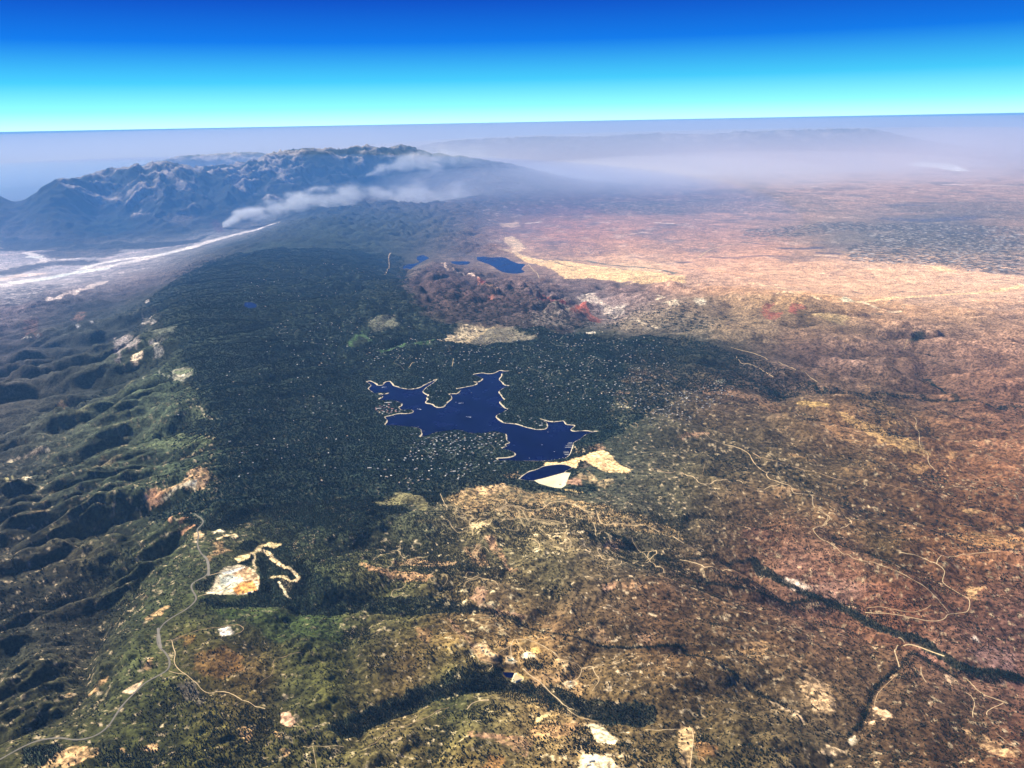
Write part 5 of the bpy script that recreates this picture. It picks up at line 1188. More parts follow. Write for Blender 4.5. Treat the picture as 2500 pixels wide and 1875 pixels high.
TR = [
 ('pale dirt road from the quarry up to the rim highway', c2, [(300,1220),(500,1180),(700,1110),(860,1000)], 14, 'dirt'),
 ('pale access road into the top of the quarry', c2, [(500,860),(660,825),(860,770),(1070,700)], 13, 'dirt'),
 ('white haul road snaking down the quarry benches', c2, [(1080,700),(980,820),(960,870),(1040,930),(1090,950)], 9, 'dirt'),
 ('dirt road curving below the small white clearing on the green hill', Q7, [(1070,840),(1110,840),(1200,800),(1330,760),(1460,740),(1550,740),(1575,770),(1510,800)], 8, 'dirt_dull'),
 ('dirt road dropping from the hill fork to the lower saddle', Q7, [(1105,840),(1115,890),(1130,920),(1115,980),(1150,1030),(1200,1060),(1255,1105),(1300,1160),(1350,1180),(1400,1165),(1480,1175),(1560,1225),(1640,1265),(1705,1280)], 9, 'dirt'),
 ('short dirt link joining the highway bend to the hill road', Q7, [(1085,1035),(1130,1050),(1200,1060)], 9, 'dirt'),
 ('thin winding track on the green hill top', Q7, [(1660,1120),(1740,1070),(1765,1010),(1750,985),(1780,945),(1860,930),(1950,925)], 6, 'dirt_dull'),
 ('straight track crossing the scrub near the wooded flat', Q7, [(1900,1360),(1930,1390),(1970,1440)], 6, 'dirt_dull'),
 ('straight pale track by the scattered oaks', Q7, [(1950,1520),(2030,1520),(2130,1515),(2212,1525)], 7, 'dirt'),
 ('short pale track meeting the straight track', Q7, [(2010,1520),(2025,1590),(2035,1659)], 6, 'dirt'),
 ('track looping round the ranch pads', c1, [(860,0),(1060,20),(1220,80),(1350,150),(1500,270),(1600,350),(1690,370),(1820,410),(1880,430),(1930,500),(1990,490),(2080,460),(2212,480)], 11, 'dirt'),
 ('track down from the ranch ridge to the lower pad', c1, [(1940,510),(1920,600),(1860,680),(1780,720)], 9, 'dirt'),
 ('ranch drive between the two white pads', c1, [(800,0),(740,110),(740,200),(750,260)], 9, 'dirt'),
 ('second ranch drive running to the tan yard', c1, [(830,0),(880,110),(950,190),(960,220)], 8, 'dirt'),
 ('cross track between the ranch drives', c1, [(740,110),(640,170),(540,230)], 7, 'dirt'),
 ('track round the long white pad', c1, [(200,380),(150,250),(90,170),(110,110),(220,70),(330,100)], 10, 'dirt'),
 ('track dropping from the long white pad to the ravine', c1, [(230,380),(330,410),(460,440),(380,520)], 8, 'dirt'),
 ('pale lane beside the wooded ravine', c1, [(940,500),(1100,640),(1280,760),(1400,900),(1540,1010),(1660,1130),(1760,1180),(1860,1220)], 13, 'dirt'),
 ('track leaving the ravine lane across the scrub', c1, [(1690,1170),(1780,1260),(1940,1330),(2060,1370),(2212,1390)], 8, 'dirt'),
 ('hairpin track on the knoll by the ravine', c1, [(0,1190),(80,1090),(200,1030),(390,1020),(330,1050),(220,1040)], 11, 'dirt'),
 ('track along the ridge spur left of the knoll', Q8, [(180,1520),(260,1470),(350,1390),(440,1385),(600,1310),(700,1270)], 7, 'dirt_dull'),
 ('forked track below the ranch yard', c1, [(2110,460),(2150,560),(2212,640)], 7, 'dirt'),
 ('forked track ending under the ranch ridge', Q8, [(1660,1070),(1670,1100),(1620,1165)], 7, 'dirt'),
 ('track from the pale pad to the picture edge scrub', Q8, [(1960,1415),(2080,1420),(2200,1410)], 8, 'dirt'),
 ('thin track over the brown hill above the ranch', Q8, [(660,700),(720,760),(780,820),(770,850)], 6, 'dirt_dull'),
 ('track from the brown hill down to the white pads', Q8, [(500,870),(590,865),(680,840),(760,835)], 6, 'dirt_dull'),
 ('track along the pale ridge above the ranch pads', Q8, [(840,700),(920,750),(1010,740),(1060,790),(1100,820)], 7, 'dirt'),
 ('short pale track on the wooded terrace', Q8, [(400,355),(600,365),(740,340)], 8, 'dirt'),
 ('ridge track on the round brown hill', Q8, [(950,470),(1030,515),(1090,520)], 6, 'dirt_dull'),
 ('light trail on the red hill by the creek', Q8, [(1790,350),(1880,345),(1990,310)], 9, 'dirt'),
 ('ridge road descending the bare red spur to the creek', Q9, [(890,0),(970,45),(900,105),(850,125),(880,170),(1000,230),(1080,300),(1200,330),(1300,360),(1400,395),(1480,440),(1560,480),(1640,550),(1680,600),(1730,660)], 11, 'dirt'),
 ('track along the foot of the bare red spur', Q9, [(1190,660),(1300,665),(1450,685),(1580,715),(1700,710),(1720,670),(1800,660),(1860,655),(1865,570),(1800,540),(1700,480),(1685,450),(1710,390),(1650,345),(1560,300),(1470,285),(1410,275)], 11, 'dirt'),
 ('upper track along the red spur foot', Q9, [(1200,630),(1280,620),(1370,640),(1480,660),(1580,640),(1615,610)], 7, 'dirt'),
 ('track from the spur foot across the tan bench', Q9, [(1650,350),(1660,305),(1780,290),(1900,275),(1990,270),(2060,265)], 9, 'dirt'),
 ('track climbing the tan bench past the dark trees', Q9, [(2060,260),(2080,230),(2010,180),(1990,120),(2040,90),(2010,50),(2030,0)], 7, 'dirt_dull'),
 ('pale road fork beside the tree lined creek', Q9, [(1410,1010),(1380,920),(1380,885),(1450,855),(1530,875),(1620,910),(1700,940)], 13, 'dirt'),
 ('short pale spur at the creek fork', Q9, [(1445,855),(1430,830),(1405,820)], 11, 'dirt'),
 ('pale road on the brown slope below the creek', Q9, [(1820,1080),(1860,1090),(1880,1130),(1950,1190),(2030,1215),(2110,1245)], 12, 'dirt'),
 ('branch of the pale road into the gully', Q9, [(2080,1240),(2000,1275),(1970,1300),(1975,1320)], 9, 'dirt'),
 ('pale scar curving on the brown slope', Q9, [(1830,1170),(1870,1190),(1900,1240),(1880,1300),(1885,1335)], 8, 'dirt'),
 ('short white track by the creek bend', Q9, [(1550,1010),(1550,1050),(1585,1110)], 9, 'dirt'),
 ('pale wash line in the lower gully', Q9, [(1390,1060),(1260,1180),(1250,1270)], 8, 'dirt_dull'),
 ('fine track beside the pale streaked slope', Q9, [(2030,1430),(2090,1480),(2150,1520),(2200,1560)], 7, 'dirt_dull'),
 ('pale track at the oak dotted yard', Q9, [(60,1390),(90,1440),(80,1530),(65,1659)], 9, 'dirt'),
 ('short hook track by the oak dotted yard', Q9, [(80,1580),(150,1590),(165,1630)], 7, 'dirt'),
 ('faint track on the brown hillside', Q9, [(730,715),(790,780),(865,795)], 6, 'dirt_dull'),
 ('creekside pale track among trees', Q9, [(0,320),(130,345),(170,385),(330,385)], 9, 'dirt'),
 ('long ridge road from the wooded hill to the spur', Q6, [(160,940),(200,980),(330,1020),(450,1070),(460,1110),(500,1160),(570,1200),(545,1220),(640,1265),(730,1285),(715,1310),(740,1335),(860,1340),(845,1390),(900,1430),(970,1480),(960,1500),(900,1540),(850,1560)], 14, 'dirt'),
 ('winding road joining the ridge road from the west', Q6, [(0,1190),(30,1215),(95,1215),(110,1255),(150,1270),(200,1255),(310,1250),(360,1240),(400,1250),(430,1275),(520,1305),(580,1280),(640,1268)], 14, 'dirt'),
 ('straight fire road over the brown ridge', Q6, [(470,1070),(550,1110),(640,1130),(720,1150),(810,1185),(900,1195),(1040,1245),(1150,1245)], 11, 'dirt_dull'),
 ('fire road running on to the far bench', Q6, [(1180,1250),(1350,1275),(1480,1310),(1550,1325),(1610,1310),(1700,1295),(1840,1290),(1940,1250),(1900,1215),(1850,1195)], 9, 'dirt_dull'),
 ('bench road towards the dotted trees', Q6, [(1940,1250),(2050,1275),(2130,1310),(2180,1350)], 9, 'dirt_dull'),
 ('hooked dirt road below the ridge', Q6, [(960,1410),(1000,1430),(990,1440)], 10, 'dirt'),
 ('looped dirt road below the ridge', Q6, [(1050,1460),(1110,1505),(1090,1530),(1030,1555)], 11, 'dirt'),
 ('zigzag road in the yellow grass canyon', Q6, [(1470,820),(1530,860),(1510,900),(1545,940),(1535,1000),(1550,1040),(1600,1070),(1590,1130),(1640,1180)], 12, 'dirt'),
 ('thin far bench road on the orange slope', Q6, [(1790,1100),(1900,1085),(2000,1100),(2100,1125),(2212,1140)], 10, 'dirt_dull'),
 ('short pale road on the orange slope', Q6, [(1700,1120),(1740,1150),(1755,1175)], 10, 'dirt_dull'),
 ('pale dirt road along the wooded rim', Q6, [(330,390),(380,405),(500,430),(560,465),(640,490),(740,530),(810,555),(840,585),(890,615)], 22, 'dirt'),
 ('lower rim road in the dark woods', Q6, [(365,450),(375,475),(410,500),(430,490),(520,525),(560,560),(600,580)], 16, 'dirt'),
 ('canyon road on the tan shoulder', Q6, [(1510,265),(1500,300),(1460,340),(1460,365),(1380,405)], 18, 'dirt_dull'),
 ('track under the knob on the right slope', Q6, [(130,1230),(150,1180),(180,1140),(170,1120)], 7, 'dirt_dull'),
 ('pale road crossing the woods below the lake', Q5, [(690,1420),(660,1370),(645,1330)], 11, 'dirt'),
 ('road along the pale cleared ridge', Q5, [(1010,1440),(1080,1400),(1150,1410),(1220,1440),(1300,1430),(1350,1380),(1500,1390),(1560,1440),(1640,1460)], 13, 'dirt'),
 ('lower road through the pale cleared ridge', Q5, [(1040,1500),(1200,1490),(1350,1500),(1480,1530)], 12, 'dirt'),
 ('far end of the cleared ridge road', Q5, [(1650,1440),(1680,1540),(1800,1520),(1940,1530),(2060,1570),(2150,1620),(2212,1650)], 13, 'dirt'),
 ('pale track east of the sandy cut', Q5, [(2000,1160),(2080,1195),(2140,1200),(2190,1185),(2200,1220)], 13, 'dirt_dull'),
 ('pale road above the lake meadows', Q5, [(440,525),(460,490),(480,485)], 12, 'dirt'),
 ('road over the forest neck north of the lake', Q5, [(720,515),(730,460)], 12, 'dirt'),
]
for lab, f, pts, w_, mat in TR:
    ribbon('dirt_road', lab, fr(f, pts), w_, mat)
# small lanes through the wooded towns and over the cleared ridge
LANES = [([(1240,810),(1480,795),(1560,860),(1610,940),(1480,985),(1330,960),(1240,900)], 34, 9, 'asphalt', 'grey lane curling between houses beyond the lake bays'),
         ([(1010,1062),(1225,1048),(1235,1082),(1180,1112),(1005,1118)], 8, 9, 'asphalt', 'grey lane curling between houses before the lake'),
         ([(1510,985),(1640,935),(1730,948),(1600,1045),(1520,1055)], 9, 9, 'dirt_dull', 'pale lane on the eastern wooded hill'),
         ([(920,850),(1230,835),(1215,880),(920,890)], 10, 9, 'asphalt', 'grey lane in the woods above the lake'),
         ([(1100,1240),(1230,1225),(1400,1270),(1560,1330),(1640,1390),(1500,1370),(1300,1320),(1120,1300)], 34, 9, 'dirt', 'cream dirt lane on the cleared ridge'),
         ([(880,1340),(1080,1310),(1250,1360),(1200,1420),(950,1430)], 12, 7, 'dirt', 'cream dirt lane among the wooded knolls'),
         ([(640,780),(800,740),(960,760),(900,880),(680,880)], 12, 12, 'asphalt', 'grey lane deep in the forest town')]
for poly, cnt, w_, mat, lab in LANES:
    w2 = cast(poly)[:, :2]; lo, hi = w2.min(0), w2.max(0); made = 0
    while made < cnt:
        q = rng.uniform(lo, hi)
        if not in_poly(q[:1], q[1:], w2)[0]: continue
        made += 1
        a_ = rng.uniform(0, 6.28); da = rng.normal(0, .25); pts = [q]
        for _ in range(int(rng.integers(5, 13))):
            da = .6 * da + rng.normal(0, .35); a_ += da
            pts.append(pts[-1] + np.array([math.cos(a_), math.sin(a_) * 1.5]) * 38)
        pts = np.array(pts)
        if (near_val(LAKED, pts[:, 0], pts[:, 1]) < 50).any(): continue
        ribbon('lane', lab, None, w_, mat, world=pts)
FARR = [
 ('pale desert highway crossing the plain', Q3, [(120,1130),(150,1105),(195,1075),(330,1045),(500,1030)], 55, 'dirt'),
 ('pale desert highway entering the town', Q3, [(500,1030),(640,1000),(720,975),(800,935),(880,900)], 55, 'dirt_dull'),
 ('white road winding up the far ridge', Q2, [(290,1240),(320,1190),(310,1130),(330,1100)], 40, 'dirt'),
 ('white zigzag road on the far lake shoulder', Q2, [(1210,1170),(1250,1220),(1270,1230),(1280,1260)], 40, 'dirt'),
]
for lab, f, pts, w_, mat in FARR:
    ribbon('far_road', lab, fr(f, pts), w_, mat, 6.0, .1, False)

# ------------------------------------------------------------------ earth dam below the pond
dam_top = on_level(fr(c7, [(725,664),(840,637),(1000,592),(1155,550),(1240,556)]), 0.0)
dam_bot = fr(c7, [(790,702),(870,725),(970,752),(1110,768),(1170,730)])
db = cast(dam_bot)
dt = thing('earth_dam', 'pale earth dam with a smooth cream face below the small pond', 'dam', (dam_top[:, 0].mean(), dam_top[:, 1].mean(), 0))
tp = subdiv(dam_top, 20); n_ = 40
def resample(p, n):
    s = np.concatenate([[0], np.cumsum(np.linalg.norm(np.diff(p, axis=0), axis=1))])
    t = np.linspace(0, s[-1], n)
    return np.stack([np.interp(t, s, p[:, k_]) for k_ in range(p.shape[1])], 1)
tA = resample(dam_top, n_); tB = resample(db[:, :2], n_)
off = np.array([dt.location.x, dt.location.y, 0])
V = []; rows = 9
for k_ in range(rows):
    q = tA + (tB - tA) * (k_ / (rows - 1))
    zt = 3.0; zb = ground(tB[:, 0], tB[:, 1]) + 1.0
    zz = np.maximum(zt + (zb - zt) * (k_ / (rows - 1)), ground(q[:, 0], q[:, 1]) + 1.0)
    V.append(np.column_stack([q, zz]) - off)
F = [(a_ * n_ + i, (a_ + 1) * n_ + i, (a_ + 1) * n_ + i + 1, a_ * n_ + i + 1) for a_ in range(rows - 1) for i in range(n_ - 1)]
mesh_obj('face', np.vstack(V), F, 'dam_face', dt)
dv = (tA - tB); dv /= np.linalg.norm(dv, axis=1, keepdims=True)
V = []
for k_, z_ in ((0, 3.3), (10, 3.3), (22, -2.6)):
    V.append(np.column_stack([tA + dv * k_, np.full(n_, z_)]) - off)
F = [(a_ * n_ + i, a_ * n_ + i + 1, (a_ + 1) * n_ + i + 1, (a_ + 1) * n_ + i) for a_ in range(2) for i in range(n_ - 1)]
F = [f[::-1] for f in F]
mesh_obj('crest', np.vstack(V), F, 'dam_crest', dt)
qq = np.vstack([tA + (tB - tA) * k_ for k_ in np.linspace(0, 1, 12)])
exclude(qq[:, 0], qq[:, 1], 14)

# yellow earth bank beside the tiny pond
bk = cast(fr(c1, [(740,722),(760,660),(800,580),(850,562),(960,640),(965,690),(900,712),(820,750)]))
cx_, cy_ = bk[:, 0].mean(), bk[:, 1].mean()
bt = thing('earth_bank', 'small yellow earth bank beside the tiny dark pond', 'earth bank', (cx_, cy_, float(ground(cx_, cy_))))
V = [(x_ - cx_, y_ - cy_, float(ground(x_, y_)) - bt.location.z - 1.0) for x_, y_, z_ in bk]
V += [((x_ - cx_) * .72, (y_ - cy_) * .72, 5.0 + .02 * (x_ - cx_)) for x_, y_, z_ in bk]
nb_ = len(bk)
F = [(i, (i + 1) % nb_, nb_ + (i + 1) % nb_, nb_ + i) for i in range(nb_)]
mesh_obj('slope', V, [f[::-1] for f in F], 'dam_face', bt)
mesh_obj('top', V[nb_:], [tuple(range(nb_))], 'dam_crest', bt)
exclude(bk[:, 0], bk[:, 1], 16); exclude(np.array([cx_]), np.array([cy_]), 26)

# ------------------------------------------------------------------ buildings
def house_meshes(L, Wd, h, rh, wall, roof):
    bm = bmesh.new(); box(bm, -L / 2, L / 2, -Wd / 2, Wd / 2, -4, h)
    w_ = mesh_of(bm, 'wall', wall)
    bm = bmesh.new(); e = .9
    A = [bm.verts.new(p) for p in ((-L/2-e,-Wd/2-e,h-.3),(L/2+e,-Wd/2-e,h-.3),(L/2+e,Wd/2+e,h-.3),(-L/2-e,Wd/2+e,h-.3),(-L/2-e,0,h+rh),(L/2+e,0,h+rh))]
    for f in ((0,1,5,4),(2,3,4,5),(1,2,5),(3,0,4),(3,2,1,0)): bm.faces.new([A[i] for i in f])
    return w_, mesh_of(bm, 'roof', roof)
HV = [house_meshes(21, 13, 6, 4, 'pale_wall', 'roof_pale'), house_meshes(17, 12, 7, 4, 'timber_wall', 'roof_grey'), house_meshes(24, 14, 6, 4.5, 'pale_wall', 'roof_tan'), house_meshes(19, 15, 6, 3.5, 'timber_wall', 'roof_pale'), house_meshes(27, 15, 7, 5, 'pale_wall', 'roof_red')]
RN = ['white', 'grey', 'tan', 'pale', 'pinkish']
def place_house(x, y, v, label, group, s=1.0, clear=21, sink=0):
    t_ = thing('house', label, 'house', (x, y, float(ground(x, y))), rng.uniform(0, math.pi), group, s)
    child('wall', HV[v][0], t_); child('roof', HV[v][1], t_)
    exclude(np.array([x]), np.array([y]), clear)
    exclude(np.array([x, x]), np.array([y - 22, y - 42]), 11)
HOUSES = [
 ([(1235,800),(1480,790),(1560,850),(1620,940),(1500,990),(1330,965),(1235,905)], 105, 'on the wooded slope beyond the lake bays', [0,0,3,1,2]),
 ([(1005,1060),(1100,1040),(1230,1045),(1240,1085),(1190,1115),(1000,1120)], 44, 'on the wooded neck before the lake', [0,3,0,1]),
 ([(905,845),(1100,830),(1240,830),(1225,885),(1040,915),(900,895)], 40, 'in the woods above the lake peninsula', [0,3,1]),
 ([(1500,985),(1640,930),(1740,945),(1690,1000),(1600,1050),(1520,1060)], 34, 'on the eastern wooded hill above the yellow cut', [0,3,2]),
 ([(1010,925),(1080,915),(1085,975),(1055,985),(1040,950)], 8, 'on the wooded peninsula inside the lake', [0,1]),
 ([(1230,1010),(1320,1025),(1330,1045),(1260,1030)], 9, 'on the long tongue of land in the lake', [0,2]),
 ([(1090,1125),(1250,1120),(1200,1160),(1000,1190),(960,1150)], 18, 'in the woods beside the dam pond', [0,3,2]),
]
def rand_in(poly_px, n):
    w2 = cast(poly_px)[:, :2]
    lo, hi = w2.min(0), w2.max(0); out = []
    while len(out) < n:
        q = rng.uniform(lo, hi, (64, 2))
        ok = in_poly(q[:, 0], q[:, 1], w2)
        for p in q[ok]:
            if near_val(LAKED, p[:1], p[1:])[0] < 60: continue
            if all((p[0] - o[0]) ** 2 + (p[1] - o[1]) ** 2 > 55 ** 2 for o in out): out.append(p)
            if len(out) >= n: break
    return out
for poly, cnt, where, vs2 in HOUSES:
    for p in rand_in(poly, cnt):
        v = int(rng.choice(vs2))
        sc_ = rng.uniform(.85, 1.4); sz_ = 'large ' if sc_ > 1.22 else 'small ' if sc_ < 1.02 else ''
        place_house(p[0], p[1], v, f'{sz_}{RN[v]}-roofed house {where}', f'{sz_}{RN[v]} roofs {where}', sc_)
# lakeside village on its point
for p in rand_in(fr(c5, [(240,780),(300,690),(480,670),(520,740),(640,770),(860,770),(640,800),(420,850),(330,850)]), 26):
    v = int(rng.choice([4, 4, 2, 0]))
    place_house(p[0], p[1], v, f'{RN[v]}-roofed building in the village on the lake point', f'{RN[v]} roofs of the lake village', rng.uniform(1.1, 1.7), 26)
vp = cast(fr(c5, [(520,645),(480,640),(420,650)]))
# single buildings that stand out
def special(px, f, L, Wd, h, rz, roof, label, wall='pale_wall', name='building', clear=22, wings=0):
    p = cast(fr(f, [px]))[0]
    t_ = thing(name, label, 'building', (p[0], p[1], float(ground(p[0], p[1]))), rz)
    w_, r_ = house_meshes(L, Wd, h, h * .45, wall, roof)
    child('wall', w_, t_); child('roof', r_, t_)
    for q in range(wings):
        w2_, r2_ = house_meshes(Wd * 1.5, Wd * .7, h * .85, h * .4, wall, roof)
        child('wing_wall', w2_, t_, ((q - .5 * (wings - 1)) * L * .45, 0, 0), (0, 0, math.pi / 2)); child('wing_roof', r2_, t_, ((q - .5 * (wings - 1)) * L * .45, 0, 0), (0, 0, math.pi / 2))
    exclude(np.array([p[0]]), np.array([p[1]]), clear)
    return t_
ORD = ['first', 'second', 'third', 'fourth', 'fifth']
for i_, q in enumerate([(245,148),(270,200),(335,222),(385,268),(480,278)]):
    special(q, c1, 18, 9, 5, .6 + .3 * i_, 'roof_green', f'green-roofed barrack on the long white pad, {ORD[i_]} from its looped end', name='barrack', wings=1)
special((728,362), c1, 38, 13, 6, .1, 'roof_green', 'long green-roofed hall on the square white pad', name='hall', wings=2)
special((1050,250), c1, 16, 10, 5, .3, 'roof_pale', 'white-roofed shed in the tan ranch yard', name='shed')
special((1745,730), c1, 15, 10, 5, .8, 'roof_pale', 'white-roofed shed on the lower ranch pad', name='shed')
special((1620,1615), Q8, 40, 12, 5, .2, 'roof_grey', 'long grey-roofed building on the cream pad among oaks', name='barn')
special((1600,1640), Q8, 30, 10, 5, .2, 'roof_grey', 'shorter grey-roofed building beside the long grey-roofed one', name='barn')
special((1165,1165), c2, 34, 26, 9, .5, 'roof_blue', 'dark blue-roofed warehouse at the foot of the orange quarry slope', 'timber_wall', 'warehouse', 30)
special((880,900), c2, 14, 8, 4, .4, 'roof_green', 'small green shed on the quarry floor', name='shed', clear=12)
special((1435,785), Q7, 22, 14, 5, .4, 'roof_pale', 'white building in the small clearing on the green hill', name='house')
special((728,1190), Q5, 60, 26, 8, .3, 'roof_pale', 'large white-roofed lodge in the woods before the dam pond', name='lodge', clear=40)
special((190,1167), Q5, 52, 22, 8, .1, 'roof_pale', 'white-roofed camp hall deep in the forest below the village', name='lodge', clear=36)
special((1610,297), Q5, 90, 30, 8, .1, 'roof_pale', 'long white-roofed plant on the bare rise beyond the woods', name='plant', clear=60)
special((1605,490), d2, 26, 18, 6, .2, 'roof_pale', 'lone white building on the green rim slope', name='house')
special((1635,137), d2, 46, 20, 6, .1, 'roof_tan', 'tan-roofed school hall on the levelled rim terrace', name='hall')
special((470,645), c5, 120, 26, 7, .1, 'roof_pale', 'long cream-roofed hall at the head of the lake village', name='hall', clear=40)
special((300,745), c5, 70, 24, 7, .4, 'roof_pale', 'cream-roofed hall at the landward end of the lake village', name='hall', clear=36)
special((970,1030), c6, 50, 24, 7, .2, 'roof_pale', 'large white house near the tip of the long tongue of land', name='house', clear=34)

# ------------------------------------------------------------------ docks and boats
bm = bmesh.new(); box(bm, -45, 45, -2.6, 2.6, .5, 1.6); DECK = mesh_of(bm, 'deck', 'deck_wood')
bm = bmesh.new(); box(bm, -1.2, 1.2, -9, 9, .5, 1.3); FING = mesh_of(bm, 'finger', 'deck_wood')
bm = bmesh.new(); box(bm, -40, 40, -6, 6, 4.6, 5.2); DROOF = mesh_of(bm, 'roof', 'roof_pale')
bm = bmesh.new()
for x_ in range(-40, 41, 20):
    for y_ in (-2.2, 2.2): box(bm, x_ - .3, x_ + .3, y_ - .3, y_ + .3, -3, 1.7)
PILE = mesh_of(bm, 'piles', 'bark')
def dock(p, rz, label, group=None, s=1.0, roofed=False):
    t_ = thing('dock', label, 'dock', (p[0], p[1], 0), rz, group, s)
    child('deck', DECK, t_); child('pile_row', PILE, t_)
    for q in range(-3, 4): child('finger', FING, t_, (q * 13.0, 0, 0))
    if roofed: child('roof', DROOF, t_)
for v_, u0, u1 in ((122,1200,1275),(142,1185,1275),(165,1160,1270),(190,1150,1265),(247,1132,1225),(268,1130,1228),(292,1145,1240)):
    p = on_level(fr(c7, [((u0 + u1) / 2, v_)]))[0]
    dock(p, math.radians(178), 'long white marina pier at the yellow cut shore', 'marina piers by the yellow cut', (u1 - u0) / 85 * .75, v_ % 2 == 0)
for v_ in (652, 668, 684, 698):
    p = on_level(fr(c5, [(683, v_)]))[0]
    dock(p, math.radians(2), 'white marina pier beside the lake village', 'marina piers at the lake village', .5)
for u_, v_ in ((825,383),(870,379),(920,377),(970,372),(1015,362),(1080,350),(1130,336),(1170,343)):
    p = on_level(fr(c7, [(u_, v_ - 3)]))[0]
    dock(p, math.radians(100), 'short white boat dock along the wooded shore before the dam pond', 'short docks along the dam shore', .30, True)
for f_, u_, v_, rz, s_ in ((c5,975,1048,.2,.3),(c5,1065,1120,.0,.35),(c5,460,1018,.5,.3),(c5,520,884,1.2,.25),(c5,570,877,1.2,.25),(c5,690,842,1.4,.25),(c5,1690,440,.1,.35),(c5,1670,495,.1,.4),(c5,1100,550,0,.25),(c6,300,725,.1,.35),(c6,360,738,.2,.3),(c6,1090,1035,.1,.2),(c6,430,1312,.0,.4),(c7,345,168,.1,.3)):
    dock(on_level(fr(f_, [(u_, v_)]))[0], rz, 'small private dock on the lake bank', 'private docks on the lake bank', s_)
def boat_meshes():
    bm = bmesh.new(); L, B = 15, 4.6
    ring = lambda z, k_: [bm.verts.new(p) for p in ((-L/2*k_,-B/2*k_,z),(L/4*k_,-B/2*k_,z),(L/2*k_+.5,0,z),(L/4*k_,B/2*k_,z),(-L/2*k_,B/2*k_,z))]
    a_, b_ = ring(-.4, .8), ring(1.6, 1.0)
    for i in range(5): bm.faces.new((a_[i], a_[(i + 1) % 5], b_[(i + 1) % 5], b_[i]))
    bm.faces.new(b_); bm.faces.new(a_[::-1])
    hull = mesh_of(bm, 'hull', 'boat_white')
    bm = bmesh.new(); box(bm, -3.5, 2.5, -1.6, 1.6, 1.6, 3.8); cab = mesh_of(bm, 'cabin', 'boat_white')
    bm = bmesh.new(); q = [bm.verts.new(p) for p in ((-7,-1.2,.12),(-7,1.2,.12),(-60,6,.1),(-60,-6,.1))]; bm.faces.new(q); wake = mesh_of(bm, 'wake', 'foam')
    return hull, cab, wake
BO = boat_meshes()
for i_, (f_, u_, v_, rz, wk, lab) in enumerate([(c5,1875,475,.4,0,'white boat off the docks of the wooded peninsula'),(c5,1610,637,.2,0,'white boat drifting off the corner of the wooded peninsula'),(c5,1735,650,0,1,'white boat with a straight wake out on open water'),
        (c5,962,746,2.6,1,'white boat heading off the village point'),(c5,1790,880,2.8,1,'white boat with a short wake in the middle of the lake'),(c6,1090,1140,1.5,0,'tall white boat just off the tip of the long tongue'),
        (c6,990,1357,.2,0,'small white boat in the eastern basin'),(c7,655,342,.1,0,'flat white boat near the wooded dam shore'),(c7,835,152,.3,0,'white boat in the middle of the eastern basin'),(c5,435,378,.2,1,'white boat inside the western bay'),(c7,1010,250,.3,0,'little white boat heading for the marina piers')]):
    p = on_level(fr(f_, [(u_, v_)]))[0]
    t_ = thing('boat', lab, 'boat', (p[0], p[1], 0.1), rz, None, 1.25)
    child('hull', BO[0], t_); child('cabin', BO[1], t_)
    if wk: child('wake', BO[2], t_)

# ------------------------------------------------------------------ plants
def blob(bm, c, rx, rz, sub, rnd, jag=.28):
    g = bmesh.ops.create_icosphere(bm, subdivisions=sub, radius=1.0)
    for v in g['verts']:
        k_ = 1 + rnd.uniform(-jag, jag)
        v.co = Vector((c[0] + v.co.x * rx * k_, c[1] + v.co.y * rx * k_, c[2] + v.co.z * rz * k_))
def conifer_bm(bm, x, y, z, h, r_, rnd, tiers=4, seg=7):
    for t_ in range(tiers):
        z0 = z + h * (.12 + .8 * t_ / tiers); z1 = z + h * min(1.0, .12 + .8 * (t_ + 1.75) / tiers)
        rr_ = r_ * (1 - t_ / (tiers + .6))
        top = bm.verts.new((x + rnd.uniform(-.3, .3), y + rnd.uniform(-.3, .3), z1))
        a0 = rnd.uniform(0, 6.28); ring = []
        for s_ in range(seg):
            k_ = rr_ * rnd.uniform(.6, 1.2); a_ = a0 + s_ * 6.283 / seg
            ring.append(bm.verts.new((x + math.cos(a_) * k_, y + math.sin(a_) * k_, z0 - rnd.uniform(0, .09) * h)))
        for s_ in range(seg): bm.faces.new((ring[s_], ring[(s_ + 1) % seg], top))
def oak_bm(bm, x, y, z, h, r_, rnd, n=3, sub=1):
    for q in range(n):
        a_ = rnd.uniform(0, 6.28); d_ = r_ * .45 * (q > 0)
        blob(bm, (x + math.cos(a_) * d_, y + math.sin(a_) * d_, z + h * rnd.uniform(.5, .68)), r_ * rnd.uniform(.6, .85), h * rnd.uniform(.3, .42), sub, rnd)
PROTO = {}
def proto_coll(name, objs):
    c_ = bpy.data.collections.new(name)
    for o in objs: c_.objects.link(o)
    PROTO[name] = c_
def make_proto(cname, kinds):
    objs = []
    for i_, fn in enumerate(kinds):
        bm = bmesh.new(); rnd = random.Random(100 + i_ * 7 + len(cname)); mat = fn(bm, rnd)
        objs.append(bm_obj(f'{cname}_{i_:02d}', bm, mat, None, False))
    proto_coll(cname, objs)
def one_conifer(bm, rnd): conifer_bm(bm, 0, 0, -1, rnd.uniform(19, 25), rnd.uniform(4.6, 5.8), rnd); return 'conifer_leaf'
def one_oak(bm, rnd): oak_bm(bm, 0, 0, -1, rnd.uniform(10, 14), rnd.uniform(6.0, 8.0), rnd); return 'oak_leaf'
